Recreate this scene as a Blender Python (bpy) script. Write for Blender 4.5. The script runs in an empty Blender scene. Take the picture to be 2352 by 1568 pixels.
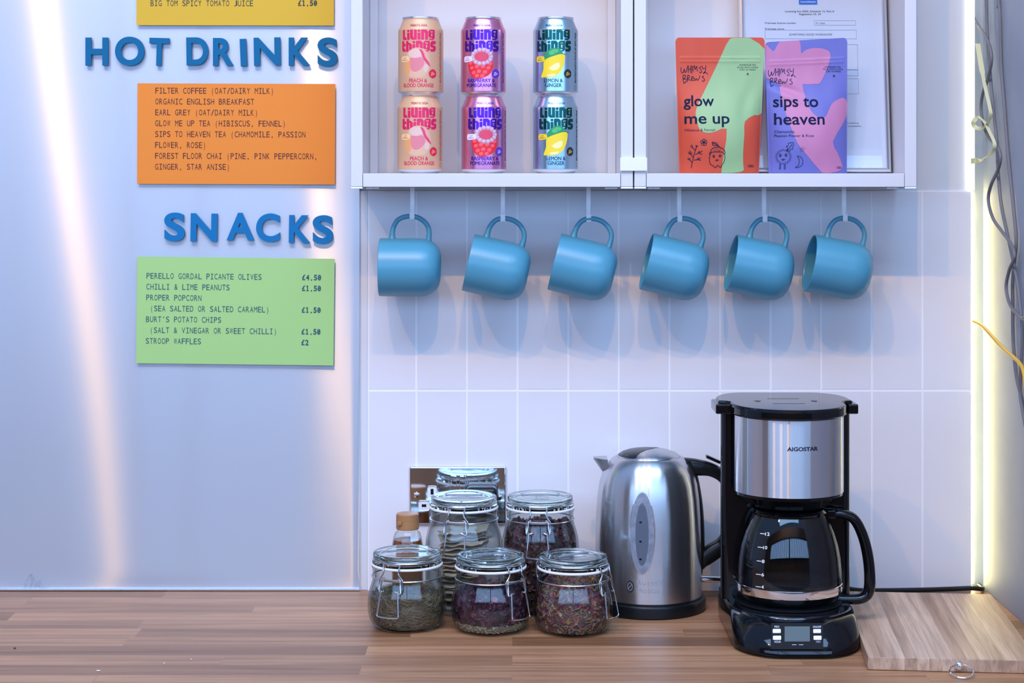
import bpy, bmesh, math, random
from mathutils import Vector, Matrix, noise

# ------------------------------------------------------------------ camera, light, exposure
EYE_Z, CAM_D, F = 0.635, 2.83, 4300.0      # eye height over the worktop, camera to tiled wall (m), focal length (px)
C = bpy.context.scene.collection
sc = bpy.context.scene

cam = bpy.data.cameras.new('camera')
cam.sensor_width = 36.0
cam.lens = F / 2352 * 36.0
cam.shift_y = -(784 - 390) / 2352
cam.clip_start = 0.05
cam_o = bpy.data.objects.new('camera', cam)
C.objects.link(cam_o)
cam_o.location = (0, -CAM_D, EYE_Z)
cam_o.rotation_euler = (math.pi / 2, 0, 0)
sc.camera = cam_o

sc.view_settings.view_transform = 'Standard'
sc.view_settings.look = 'None'
sc.view_settings.gamma = 1.0
sc.view_settings.use_curve_mapping = False
sc.view_settings.exposure = 0.0
sc.cycles.use_denoising = True
sc.cycles.max_bounces = 12
sc.cycles.transparent_max_bounces = 24
sc.cycles.caustics_refractive = True

# soft ambient daylight
world = bpy.data.worlds.new('World')
sc.world = world
world.use_nodes = True
wn = world.node_tree.nodes
wn['Background'].inputs['Color'].default_value = (0.31, 0.53, 1.0, 1)
wn['Background'].inputs['Strength'].default_value = 0.80

# daylight through the two panes of the shop window behind the camera
for wx in (-1.82, 1.82):
    L = bpy.data.lights.new('window_daylight', 'AREA')
    L.shape = 'RECTANGLE'
    L.size, L.size_y = 3.5, 1.05
    L.energy = 50
    L.color = (0.34, 0.58, 1.0)
    o = bpy.data.objects.new('window_daylight', L)
    o.location = (wx, -3.55, 1.18)
    o.rotation_euler = (math.pi / 2, 0, 0)
    C.objects.link(o)
# wide overhead area light, added to bring more bluish light from above
L = bpy.data.lights.new('added_top_light', 'AREA')
L.shape = 'RECTANGLE'
L.size, L.size_y = 3.6, 2.0
L.energy = 190
L.color = (0.36, 0.61, 1.0)
o = bpy.data.objects.new('added_top_light', L)
o.location = (0, -2.4, 3.2)
C.objects.link(o)
# the row of warm bulbs over the counter
for lx in (-1.40, -0.585, 0.11):
    L = bpy.data.lights.new('warm_bulb', 'POINT')
    L.energy = 64
    L.color = (1.0, 0.50, 0.06)
    L.shadow_soft_size = 0.020
    o = bpy.data.objects.new('warm_bulb', L)
    o.location = (lx, -2.2, 2.60)
    C.objects.link(o)

# ------------------------------------------------------------------ helpers
def K(d): return (CAM_D - d) / F
def X(px, d): return (px - 1176) * K(d)
def Z(py, d): return EYE_Z - (py - 390) * K(d)

def lin(r, g, b):
    def f(c):
        c /= 255.0
        return c / 12.92 if c <= 0.04045 else ((c + 0.055) / 1.055) ** 2.4
    return (f(r), f(g), f(b), 1)

def mat(name, col, rough=0.5, metal=0.0, spec=0.5, **kw):
    m = bpy.data.materials.new(name)
    m.use_nodes = True
    b = m.node_tree.nodes['Principled BSDF']
    b.inputs['Base Color'].default_value = tuple(col[:3]) + (1,)
    b.inputs['Roughness'].default_value = rough
    b.inputs['Metallic'].default_value = metal
    b.inputs['Specular IOR Level'].default_value = spec
    for k, v in kw.items():
        b.inputs[k.replace('_', ' ')].default_value = v
    return m

def nodes(m): return m.node_tree.nodes, m.node_tree.links, m.node_tree.nodes['Principled BSDF']

def add_bump(m, scale, strength, dist=0.001, detail=2.0, sx=1, sy=1, sz=1):
    n, l, b = nodes(m)
    tc = n.new('ShaderNodeTexCoord'); mp = n.new('ShaderNodeMapping')
    mp.inputs['Scale'].default_value = (sx, sy, sz)
    nz = n.new('ShaderNodeTexNoise'); nz.inputs['Scale'].default_value = scale
    nz.inputs['Detail'].default_value = detail
    bp = n.new('ShaderNodeBump'); bp.inputs['Strength'].default_value = strength
    bp.inputs['Distance'].default_value = dist
    l.new(tc.outputs['Object'], mp.inputs['Vector']); l.new(mp.outputs[0], nz.inputs['Vector'])
    l.new(nz.outputs['Fac'], bp.inputs['Height']); l.new(bp.outputs[0], b.inputs['Normal'])
    return m

def mottle(m, c1, c2, scale, lo=0.35, hi=0.65, sx=1, sy=1, sz=1, detail=3):
    n, l, b = nodes(m)
    tc = n.new('ShaderNodeTexCoord'); mp = n.new('ShaderNodeMapping')
    mp.inputs['Scale'].default_value = (sx, sy, sz)
    nz = n.new('ShaderNodeTexNoise'); nz.inputs['Scale'].default_value = scale
    nz.inputs['Detail'].default_value = detail
    rp = n.new('ShaderNodeValToRGB')
    rp.color_ramp.elements[0].position = lo; rp.color_ramp.elements[0].color = tuple(c1[:3]) + (1,)
    rp.color_ramp.elements[1].position = hi; rp.color_ramp.elements[1].color = tuple(c2[:3]) + (1,)
    l.new(tc.outputs['Object'], mp.inputs['Vector']); l.new(mp.outputs[0], nz.inputs['Vector'])
    l.new(nz.outputs['Fac'], rp.inputs['Fac']); l.new(rp.outputs['Color'], b.inputs['Base Color'])
    return m

def emit(name, col, s):
    m = bpy.data.materials.new(name); m.use_nodes = True
    n, l, b = nodes(m)
    b.inputs['Base Color'].default_value = tuple(col[:3]) + (1,)
    b.inputs['Emission Color'].default_value = tuple(col[:3]) + (1,)
    b.inputs['Emission Strength'].default_value = s
    return m

def thin_glass(name, tint, edge, gloss_max=0.9, rough=0.0):
    """thin-walled clear glass: transmits straight, reflects by Fresnel, a little darker seen edge-on"""
    m = bpy.data.materials.new(name); m.use_nodes = True
    n, l = m.node_tree.nodes, m.node_tree.links
    n.remove(n['Principled BSDF'])
    out = n['Material Output']
    lw = n.new('ShaderNodeLayerWeight'); lw.inputs['Blend'].default_value = 0.5
    mc = n.new('ShaderNodeMix'); mc.data_type = 'RGBA'
    mc.inputs[6].default_value = tuple(tint) + (1,); mc.inputs[7].default_value = tuple(edge) + (1,)
    pw = n.new('ShaderNodeMath'); pw.operation = 'POWER'; pw.inputs[1].default_value = 3.0
    l.new(lw.outputs['Facing'], pw.inputs[0]); l.new(pw.outputs[0], mc.inputs[0])
    tr = n.new('ShaderNodeBsdfTransparent'); l.new(mc.outputs[2], tr.inputs['Color'])
    gl = n.new('ShaderNodeBsdfGlossy'); gl.inputs['Roughness'].default_value = rough
    f5 = n.new('ShaderNodeMath'); f5.operation = 'POWER'; f5.inputs[1].default_value = 5.0
    l.new(lw.outputs['Facing'], f5.inputs[0])
    fr = n.new('ShaderNodeMapRange'); fr.inputs['To Min'].default_value = 0.045; fr.inputs['To Max'].default_value = 0.95
    l.new(f5.outputs[0], fr.inputs['Value'])
    mx = n.new('ShaderNodeMixShader')
    l.new(fr.outputs[0], mx.inputs[0]); l.new(tr.outputs[0], mx.inputs[1]); l.new(gl.outputs[0], mx.inputs[2])
    l.new(mx.outputs[0], out.inputs['Surface'])
    return m

# ---- mesh builders (all append to a bmesh)
def box(bm, x0, x1, y0, y1, z0, z1, r=0.0, seg=2, mi=0, M=None):
    t = bmesh.new()
    bmesh.ops.create_cube(t, size=1.0)
    for v in t.verts:
        v.co = Vector((x0 + (v.co.x + .5) * (x1 - x0), y0 + (v.co.y + .5) * (y1 - y0), z0 + (v.co.z + .5) * (z1 - z0)))
    if r > 0:
        bmesh.ops.bevel(t, geom=list(t.edges), offset=r, segments=seg, affect='EDGES', profile=0.5)
    join(bm, t, mi, M)

def join(bm, t, mi=None, M=None):
    vm = {}
    for v in t.verts:
        vm[v] = bm.verts.new(M @ v.co if M else v.co)
    for f in t.faces:
        try:
            nf = bm.faces.new([vm[v] for v in f.verts])
            nf.material_index = f.material_index if mi is None else mi
        except ValueError:
            pass
    t.free()

def lathe(bm, prof, n=48, mi=0, axis='Z', M=None, a0=0.0, a1=2 * math.pi):
    full = abs(a1 - a0 - 2 * math.pi) < 1e-6
    rings = []
    steps = n if full else n + 1
    for r, h in prof:
        if r < 1e-7:
            p = Vector((0, 0, h)) if axis == 'Z' else Vector((h, 0, 0))
            rings.append([bm.verts.new(M @ p if M else p)])
        else:
            ring = []
            for i in range(steps):
                a = a0 + (a1 - a0) * i / n
                p = Vector((r * math.cos(a), r * math.sin(a), h)) if axis == 'Z' else Vector((h, r * math.cos(a), r * math.sin(a)))
                ring.append(bm.verts.new(M @ p if M else p))
            rings.append(ring)
    for A, B in zip(rings, rings[1:]):
        m = len(A) if len(A) > 1 else len(B)
        rng = range(m) if full else range(m - 1)
        for i in rng:
            j = (i + 1) % m
            if len(A) == 1 and len(B) == 1: continue
            if len(A) == 1: vs = [A[0], B[j], B[i]]
            elif len(B) == 1: vs = [A[i], A[j], B[0]]
            else: vs = [A[i], A[j], B[j], B[i]]
            f = bm.faces.new(vs); f.material_index = mi

def smooth_path(pts, n=6, closed=False):
    pts = [Vector(p) for p in pts]
    out = []
    m = len(pts)
    rng = range(m) if closed else range(m - 1)
    for i in rng:
        if closed:
            p0, p1, p2, p3 = pts[i - 1], pts[i], pts[(i + 1) % m], pts[(i + 2) % m]
        else:
            p0, p1, p2, p3 = pts[max(i - 1, 0)], pts[i], pts[i + 1], pts[min(i + 2, m - 1)]
        for k in range(n):
            t = k / n
            out.append(0.5 * ((2 * p1) + (p2 - p0) * t + (2 * p0 - 5 * p1 + 4 * p2 - p3) * t * t + (3 * p1 - p0 - 3 * p2 + p3) * t ** 3))
    if not closed: out.append(pts[-1])
    return out

def tube(bm, pts, r, n=8, closed=False, mi=0, sx=1.0, up=None, caps=True):
    """r may be a number or a list of radii; sx flattens the section along its second axis"""
    pts = [Vector(p) for p in pts]
    m = len(pts)
    rings = []
    prev = None
    for i, p in enumerate(pts):
        if closed: t = pts[(i + 1) % m] - pts[i - 1]
        else: t = pts[min(i + 1, m - 1)] - pts[max(i - 1, 0)]
        if t.length < 1e-9: t = Vector((0, 0, 1))
        t.normalize()
        if up is not None:
            a = t.cross(Vector(up))
            if a.length < 1e-4: a = prev or t.orthogonal()
        elif prev is None: a = t.orthogonal()
        else:
            a = prev - t * prev.dot(t)
            if a.length < 1e-6: a = t.orthogonal()
        a = a.normalized(); prev = a
        b = t.cross(a)
        rr = r[i] if isinstance(r, (list, tuple)) else r
        rings.append([bm.verts.new(p + a * (rr * math.cos(2 * math.pi * k / n)) + b * (rr * sx * math.sin(2 * math.pi * k / n))) for k in range(n)])
    rng = range(m) if closed else range(m - 1)
    for i in rng:
        A, B = rings[i], rings[(i + 1) % m]
        off = 0
        if closed and i == m - 1:
            off = min(range(n), key=lambda q: (A[0].co - B[q].co).length)
        for k in range(n):
            f = bm.faces.new([A[k], A[(k + 1) % n], B[(k + 1 + off) % n], B[(k + off) % n]]); f.material_index = mi
    if not closed and caps:
        f = bm.faces.new(rings[0][::-1]); f.material_index = mi
        f = bm.faces.new(rings[-1]); f.material_index = mi

def loft(bm, sections, mi=0, caps=True):
    rings = [[bm.verts.new(Vector(p)) for p in s] for s in sections]
    for A, B in zip(rings, rings[1:]):
        n = len(A)
        for i in range(n):
            f = bm.faces.new([A[i], A[(i + 1) % n], B[(i + 1) % n], B[i]]); f.material_index = mi
    if caps:
        f = bm.faces.new(rings[0][::-1]); f.material_index = mi
        f = bm.faces.new(rings[-1]); f.material_index = mi

def prism_xz(bm, poly, y0, y1, r=0.0, mi=0, M=None):
    """polygon in x,z extruded along y"""
    t = bmesh.new()
    a = [t.verts.new((p[0], y0, p[1])) for p in poly]
    b = [t.verts.new((p[0], y1, p[1])) for p in poly]
    n = len(poly)
    t.faces.new(a); t.faces.new(b[::-1])
    for i in range(n): t.faces.new([a[i], b[i], b[(i + 1) % n], a[(i + 1) % n]])
    if r > 0:
        es = [e for e in t.edges if abs(e.verts[0].co.y - e.verts[1].co.y) < 1e-7]
        bmesh.ops.bevel(t, geom=es, offset=r, segments=2, affect='EDGES', profile=0.5)
    join(bm, t, mi, M)

def finish(name, bm, mats, parent=None, smooth=True, angle=35, loc=None):
    bmesh.ops.recalc_face_normals(bm, faces=list(bm.faces))
    me = bpy.data.meshes.new(name)
    bm.to_mesh(me); bm.free()
    for m in (mats if isinstance(mats, (list, tuple)) else [mats]): me.materials.append(m)
    if smooth:
        for p in me.polygons: p.use_smooth = True
        try: me.set_sharp_from_angle(angle=math.radians(angle))
        except Exception: pass
    o = bpy.data.objects.new(name, me)
    C.objects.link(o)
    if smooth and len(me.polygons) < 30000:
        wm = o.modifiers.new('weighted_normal', 'WEIGHTED_NORMAL'); wm.keep_sharp = True; wm.weight = 80
    if parent: o.parent = parent
    if loc: o.location = loc
    return o

def tag(o, label, cat, group=None, kind=None):
    o['label'] = label; o['category'] = cat
    if group: o['group'] = group
    if kind: o['kind'] = kind
    return o

def thing(name, label, cat, loc=(0, 0, 0), rot=(0, 0, 0), group=None):
    o = bpy.data.objects.new(name, None)
    o.empty_display_size = 0.02
    o.location = loc; o.rotation_euler = rot
    C.objects.link(o)
    return tag(o, label, cat, group)

def struct(name, bm, m, **kw):
    o = finish(name, bm, m, **kw); o['kind'] = 'structure'; return o

def copy_tree(o, parent=None):
    c = o.copy(); C.objects.link(c)
    if parent: c.parent = parent
    for ch in list(o.children): copy_tree(ch, c)
    return c

def V(x, d, z): return Vector((x, -d, z))        # d = distance in front of the tiled wall

# ---- flat lettering and artwork: 2-D meshes (list of verts, list of faces)
_cache = {}
def glyphs(body, off=0.0, res=5):
    key = (body, round(off, 4), res)
    if key in _cache: return _cache[key]
    if 'M' in body and off > 0:            # this capital only fattens cleanly by overlaying shifted copies
        vs, fs = glyphs(body, 0.0, res)
        _cache[key] = merge(*[([(v[0] + dx * off, v[1] + dy * off) for v in vs], fs) for dx, dy in ((0, 0), (-.9, 0), (.9, 0), (0, -.8), (0, .8))])
        return _cache[key]
    cu = bpy.data.curves.new('t', 'FONT')
    cu.body = body; cu.size = 1.0; cu.offset = off; cu.resolution_u = res; cu.fill_mode = 'FRONT'
    o = bpy.data.objects.new('t', cu); C.objects.link(o)
    dg = bpy.context.evaluated_depsgraph_get()
    me = bpy.data.meshes.new_from_object(o.evaluated_get(dg))
    vs = [(v.co.x, v.co.y) for v in me.vertices]; fs = [tuple(p.vertices) for p in me.polygons]
    bpy.data.objects.remove(o); bpy.data.curves.remove(cu); bpy.data.meshes.remove(me)
    _cache[key] = (vs, fs)
    return vs, fs

def bbox(vs): return min(v[0] for v in vs), max(v[0] for v in vs), min(v[1] for v in vs), max(v[1] for v in vs)

def fit(g, x0, x1, y0, y1):
    vs, fs = g
    a, b, c, d = bbox(vs)
    sx = (x1 - x0) / (b - a); sy = (y1 - y0) / (d - c)
    return [(x0 + (v[0] - a) * sx, y0 + (v[1] - c) * sy) for v in vs], fs

def line_text(body, x0, base, cap, x1=None, off=0.0, width=1.0):
    """a line of text: x0 left, base baseline, cap capital height, x1 optional right end"""
    vs, fs = glyphs(body, off)
    a, b, c, d = bbox(vs)
    s = cap / 0.70
    sx = (x1 - x0) / (b - a) if x1 is not None else s * width
    return [(x0 + (v[0] - a) * sx, base + v[1] * s) for v in vs], fs

def merge(*gs):
    V_, F_ = [], []
    for vs, fs in gs:
        n = len(V_); V_ += list(vs); F_ += [tuple(i + n for i in f) for f in fs]
    return V_, F_

def rect(x0, x1, y0, y1): return [(x0, y0), (x1, y0), (x1, y1), (x0, y1)], [(0, 1, 2, 3)]

def frame2(x0, x1, y0, y1, t):
    return merge(rect(x0, x1, y0, y0 + t), rect(x0, x1, y1 - t, y1), rect(x0, x0 + t, y0 + t, y1 - t), rect(x1 - t, x1, y0 + t, y1 - t))

def poly(pts): return [tuple(p[:2]) for p in pts], [tuple(range(len(pts)))]

def curve_poly(pts, n=5):
    return poly([(p.x, p.y) for p in smooth_path([(p[0], p[1], 0) for p in pts], n, True)])

def ellipse(cx, cy, rx, ry, rot=0.0, n=28, a0=0, a1=None):
    c, s = math.cos(rot), math.sin(rot)
    pts = []
    for i in range(n):
        a = 2 * math.pi * i / n
        x, y = rx * math.cos(a), ry * math.sin(a)
        pts.append((cx + x * c - y * s, cy + x * s + y * c))
    return poly(pts)

def starburst(cx, cy, r, n=22, dip=0.86):
    return poly([(cx + (r if i % 2 else r * dip) * math.cos(math.pi * i / n), cy + (r if i % 2 else r * dip) * math.sin(math.pi * i / n)) for i in range(2 * n)])

def stroke(pts, w, smooth=4, closed=False):
    P = [(p.x, p.y) for p in smooth_path([(q[0], q[1], 0) for q in pts], smooth, closed)] if smooth else [tuple(q) for q in pts]
    vs, fs = [], []
    m = len(P)
    for i, p in enumerate(P):
        q = P[(i + 1) % m] if closed else P[min(i + 1, m - 1)]
        o = P[i - 1] if closed else P[max(i - 1, 0)]
        dx, dy = q[0] - o[0], q[1] - o[1]
        l = math.hypot(dx, dy) or 1
        nx, ny = -dy / l * w / 2, dx / l * w / 2
        vs += [(p[0] + nx, p[1] + ny), (p[0] - nx, p[1] - ny)]
    for i in range(m if closed else m - 1):
        j = (i + 1) % m
        fs.append((2 * i, 2 * i + 1, 2 * j + 1, 2 * j))
    return vs, fs

MONO_W = {'.': .22, ',': .2, "'": .16, '(': .3, ')': .3, '/': .72, 'I': .62, '1': .55}
def mono(body, x0, base, pitch, cap, off=0.0):
    """typewriter-pitch lettering: every character drawn in its own cell"""
    out = []
    for i, ch in enumerate(body):
        if ch == ' ': continue
        cx = x0 + (i + 0.5) * pitch
        t = cap * 0.115 + off * cap
        if ch == 'I':
            w = pitch * .31
            out.append(merge(rect(cx - t / 2, cx + t / 2, base, base + cap), rect(cx - w, cx + w, base, base + t), rect(cx - w, cx + w, base + cap - t, base + cap)))
            continue
        if ch == '1':
            w = pitch * .30
            out.append(merge(rect(cx - t / 2, cx + t / 2, base, base + cap), rect(cx - w, cx + w, base, base + t), stroke([(cx - w, base + cap * .80), (cx, base + cap * .95)], t, 0)))
            continue
        vs, fs = glyphs(ch, off * 0.5)
        a, b, c, d = bbox(vs)
        s = cap / 0.70
        if ch in '.,\'':
            sx = s
        else:
            sx = pitch * (MONO_W.get(ch, .80) + off) / (b - a)
        out.append(([(cx + (v[0] - (a + b) / 2) * sx, base + (v[1] if ch in "()/" or ch in ".,'" else (v[1] - c) * 0.70 / (d - c)) * s) for v in vs], fs))
        if ch == '0':
            out.append(stroke([(cx - pitch * .15, base + cap * .3), (cx + pitch * .15, base + cap * .7)], t * .9, 0))
    return merge(*out)

def decal(bm, g, fn, mi=0, grid=None):
    """lay a flat 2-D drawing on a surface: fn(x, y) -> 3-D point. grid cuts it so it follows curvature"""
    t = bmesh.new()
    vs = [t.verts.new((v[0], v[1], 0)) for v in g[0]]
    for f in g[1]:
        try: t.faces.new([vs[i] for i in f])
        except ValueError: pass
    if grid:
        bmesh.ops.triangulate(t, faces=[f for f in t.faces if len(f.verts) > 4])
        a, b, c, d = bbox(g[0])
        for ax, lo, hi, st in ((0, a, b, grid[0]), (1, c, d, grid[1])):
            if not st: continue
            k = math.floor(lo / st) + 1
            while k * st < hi:
                co = Vector((k * st, 0, 0)) if ax == 0 else Vector((0, k * st, 0))
                no = Vector((1, 0, 0)) if ax == 0 else Vector((0, 1, 0))
                bmesh.ops.bisect_plane(t, geom=list(t.verts) + list(t.edges) + list(t.faces), plane_co=co, plane_no=no, dist=1e-7)
                k += 1
    vm = {v: bm.verts.new(Vector(fn(v.co.x, v.co.y))) for v in t.verts}
    for f in t.faces:
        try:
            nf = bm.faces.new([vm[v] for v in f.verts]); nf.material_index = mi
        except ValueError: pass
    t.free()

# ------------------------------------------------------------------ materials
M = {}
M['tile'] = add_bump(mat('glazed white tile', (0.80, 0.79, 0.83), 0.16), 9, 0.12, 0.004, 1.5)
M['grout'] = mat('white grout', (0.90, 0.91, 0.94), 0.7)
M['paint'] = add_bump(mat('white wall paint', (0.70, 0.71, 0.74), 0.6), 60, 0.08, 0.001)
M['greypaint'] = mottle(add_bump(mat('pale grey wall paint', (0.6, 0.6, 0.62), 0.6), 50, 0.15, 0.001), (0.30, 0.345, 0.43), (0.36, 0.405, 0.48), 6)
M['white_metal'] = mat('white powder coat', (0.67, 0.67, 0.70), 0.38)
M['white_plastic'] = mat('white plastic', (0.82, 0.84, 0.88), 0.4)
M['chrome'] = mat('chrome', (0.86, 0.87, 0.90), 0.06, 1.0)
M['wire'] = mat('steel wire', (0.62, 0.62, 0.66), 0.22, 1.0)
M['alu'] = mat('bare aluminium', (0.84, 0.84, 0.87), 0.25, 1.0)
M['silver'] = mat('silver frame', (0.80, 0.81, 0.84), 0.22, 1.0)
M['black'] = mat('black gloss plastic', (0.003, 0.0035, 0.005), 0.07, 0, 0.42)
M['black_satin'] = mat('black satin plastic', (0.006, 0.007, 0.009), 0.33, 0, 0.35)
M['ink'] = mat('dark ink', (0.020, 0.030, 0.060), 0.7)
M['white_ink'] = mat('white print', (0.85, 0.85, 0.88), 0.5)

def steel(name, col, rough, aniso, tangent='Z', soft=0.0, streak=(4, 4, 900)):
    """brushed steel: mirror-like across the brush marks' length, strongly smeared at right angles to them"""
    m = bpy.data.materials.new(name); m.use_nodes = True
    n, l = m.node_tree.nodes, m.node_tree.links
    n.remove(n['Principled BSDF'])
    if tangent == 'FLAT':
        tg = n.new('ShaderNodeCombineXYZ'); tg.inputs[0].default_value = 1.0
    else:
        tg = n.new('ShaderNodeTangent'); tg.direction_type = 'RADIAL'; tg.axis = tangent
    g = n.new('ShaderNodeBsdfAnisotropic'); g.inputs['Color'].default_value = tuple(col) + (1,)
    g.inputs['Anisotropy'].default_value = aniso
    l.new(tg.outputs[0], g.inputs['Tangent'])
    tc = n.new('ShaderNodeTexCoord'); mp = n.new('ShaderNodeMapping'); mp.inputs['Scale'].default_value = streak
    nz = n.new('ShaderNodeTexNoise'); nz.inputs['Scale'].default_value = 1.0; nz.inputs['Detail'].default_value = 3
    mr = n.new('ShaderNodeMapRange'); mr.inputs['To Min'].default_value = rough * 0.92; mr.inputs['To Max'].default_value = rough * 1.08
    l.new(tc.outputs['Object'], mp.inputs['Vector']); l.new(mp.outputs[0], nz.inputs['Vector'])
    l.new(nz.outputs['Fac'], mr.inputs['Value']); l.new(mr.outputs[0], g.inputs['Roughness'])
    g2 = n.new('ShaderNodeBsdfAnisotropic'); g2.inputs['Color'].default_value = tuple(col) + (1,); g2.inputs['Roughness'].default_value = 0.62
    mx = n.new('ShaderNodeMixShader'); mx.inputs[0].default_value = soft
    l.new(g.outputs[0], mx.inputs[1]); l.new(g2.outputs[0], mx.inputs[2])
    l.new(mx.outputs[0], n['Material Output'].inputs['Surface'])
    return m
M['steel'] = steel('brushed sheet steel', (0.60, 0.625, 0.68), 0.22, 0.86, 'FLAT', 0.70, (5, 5, 400))
M['kettle_steel'] = steel('brushed kettle steel', (0.66, 0.66, 0.68), 0.24, 0.6, 'Z', 0.1, (6, 6, 900))
M['band_steel'] = steel('brushed machine steel', (0.72, 0.71, 0.73), 0.22, 0.78, 'Z', 0.0, (6, 6, 900))

def wood(name, cols, axis, stave, length, rot=0.0, rough=0.42):
    m = mat(name, cols[0], rough)
    n, l, b = nodes(m)
    tc = n.new('ShaderNodeTexCoord'); mp = n.new('ShaderNodeMapping')
    mp.inputs['Rotation'].default_value = (0, 0, rot)
    l.new(tc.outputs['Object'], mp.inputs['Vector'])
    br = n.new('ShaderNodeTexBrick')
    br.inputs['Color1'].default_value = (0, 0, 0, 1); br.inputs['Color2'].default_value = (1, 1, 1, 1)
    br.inputs['Mortar'].default_value = (0.35, 0.35, 0.35, 1)
    br.inputs['Scale'].default_value = 1.0; br.inputs['Mortar Size'].default_value = 0.0004
    br.inputs['Brick Width'].default_value = length; br.inputs['Row Height'].default_value = stave
    br.offset = 0.37; br.offset_frequency = 2; br.squash = 0.72; br.squash_frequency = 3
    l.new(mp.outputs[0], br.inputs['Vector'])
    mp2 = n.new('ShaderNodeMapping'); mp2.inputs['Scale'].default_value = (3, 75, 40)
    l.new(mp.outputs[0], mp2.inputs['Vector'])
    ad = n.new('ShaderNodeVectorMath'); ad.operation = 'ADD'
    sc_ = n.new('ShaderNodeVectorMath'); sc_.operation = 'SCALE'; sc_.inputs['Scale'].default_value = 37.0
    l.new(br.outputs['Color'], sc_.inputs[0]); l.new(mp2.outputs[0], ad.inputs[0]); l.new(sc_.outputs[0], ad.inputs[1])
    nz = n.new('ShaderNodeTexNoise'); nz.inputs['Scale'].default_value = 1.0; nz.inputs['Detail'].default_value = 5
    nz.inputs['Distortion'].default_value = 0.6
    l.new(ad.outputs[0], nz.inputs['Vector'])
    mp3 = n.new('ShaderNodeMapping'); mp3.inputs['Scale'].default_value = (14, 700, 100)
    l.new(mp.outputs[0], mp3.inputs['Vector'])
    nf = n.new('ShaderNodeTexNoise'); nf.inputs['Scale'].default_value = 1.0; nf.inputs['Detail'].default_value = 2
    l.new(mp3.outputs[0], nf.inputs['Vector'])
    r1 = n.new('ShaderNodeValToRGB')
    r1.color_ramp.elements[0].color = tuple(cols[0]) + (1,); r1.color_ramp.elements[1].color = tuple(cols[1]) + (1,)
    l.new(br.outputs['Color'], r1.inputs['Fac'])
    r2 = n.new('ShaderNodeValToRGB')
    r2.color_ramp.elements[0].position = 0.32; r2.color_ramp.elements[1].position = 0.62
    r2.color_ramp.elements[0].color = (0.66, 0.60, 0.56, 1); r2.color_ramp.elements[1].color = (1.08, 1.06, 1.04, 1)
    l.new(nz.outputs['Fac'], r2.inputs['Fac'])
    r3 = n.new('ShaderNodeValToRGB')
    r3.color_ramp.elements[0].position = 0.33; r3.color_ramp.elements[1].position = 0.5
    r3.color_ramp.elements[0].color = (0.80, 0.77, 0.75, 1); r3.color_ramp.elements[1].color = (1, 1, 1, 1)
    l.new(nf.outputs['Fac'], r3.inputs['Fac'])
    m1 = n.new('ShaderNodeMix'); m1.data_type = 'RGBA'; m1.blend_type = 'MULTIPLY'; m1.inputs[0].default_value = 1
    m2 = n.new('ShaderNodeMix'); m2.data_type = 'RGBA'; m2.blend_type = 'MULTIPLY'; m2.inputs[0].default_value = 1
    l.new(r1.outputs[0], m1.inputs[6]); l.new(r2.outputs[0], m1.inputs[7])
    l.new(m1.outputs[2], m2.inputs[6]); l.new(r3.outputs[0], m2.inputs[7])
    l.new(m2.outputs[2], b.inputs['Base Color'])
    bp = n.new('ShaderNodeBump'); bp.inputs['Strength'].default_value = 0.12; bp.inputs['Distance'].default_value = 0.0006
    l.new(nf.outputs['Fac'], bp.inputs['Height']); l.new(bp.outputs[0], b.inputs['Normal'])
    return m
M['worktop'] = wood('oak block', ((0.22, 0.105, 0.047), (0.46, 0.25, 0.13)), 0, 0.0475, 0.52)
M['bamboo'] = wood('pale board wood', ((0.42, 0.275, 0.18), (0.66, 0.49, 0.36)), 0, 0.0155, 2.0, math.pi / 2, 0.5)

M['glass'] = thin_glass('clear jar glass', (0.93, 0.95, 0.95), (0.45, 0.52, 0.53))
M['pane'] = thin_glass('picture glass', (0.97, 0.98, 0.98), (0.8, 0.85, 0.85))
M['carafe_glass'] = thin_glass('carafe glass', (0.80, 0.81, 0.83), (0.30, 0.33, 0.36))
m = mat('greenish lid glass', (0.84, 0.97, 0.93), 0.0); m.node_tree.nodes['Principled BSDF'].inputs['Transmission Weight'].default_value = 1.0
m.node_tree.nodes['Principled BSDF'].inputs['IOR'].default_value = 1.46
M['lid_glass'] = m
M['rubber'] = mat('white rubber ring', (0.86, 0.87, 0.90), 0.5)

# ------------------------------------------------------------------ the setting
# back wall: painted plaster above, glazed upright tiles below
WALL_R = 0.7175
bm = bmesh.new()
box(bm, -1.3, 0.6945, 0.0005, 0.05, -0.35, 0.6035, mi=1)                  # grout bed
box(bm, -1.3, 0.6945, 0.003, 0.05, 0.6035, 1.45, mi=2)                   # painted plaster
cols = [-0.2178] + [-0.1448 + 0.07653 * i for i in range(11)] + [0.6945]
random.seed(4)
for a, b in zip(cols, cols[1:]):
    for z0, z1 in ((0.0, 0.3020), (0.3020, 0.6035)):
        g = 0.0014
        t = bmesh.new()
        box(t, a + g, b - g, 0.0, 0.008, z0 + g, z1 - g, 0.0007, 2, 0)
        cx, cz = (a + b) / 2, (z0 + z1) / 2
        tx, tz = random.uniform(-.003, .003), random.uniform(-.0010, .0010)
        for v in t.verts:
            v.co.y += (v.co.x - cx) * tx + (v.co.z - cz) * tz
        join(bm, t, 0)
box(bm, -0.2285, -0.2180, -0.0006, 0.01, 0.0, 0.6035, 0.0006, 1, 2)        # plaster margin beside the steel sheet
struct('wall_back', bm, [M['tile'], M['grout'], M['paint']], angle=40)
bm = bmesh.new()
box(bm, 0.6946, 0.80, 0.021, 0.05, -0.35, 1.45)
struct('wall_recess', bm, M['greypaint'])
bm = bmesh.new()
box(bm, WALL_R, WALL_R + 0.05, -0.75, 0.05, -0.35, 1.45)
struct('wall_right', bm, M['greypaint'])

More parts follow.
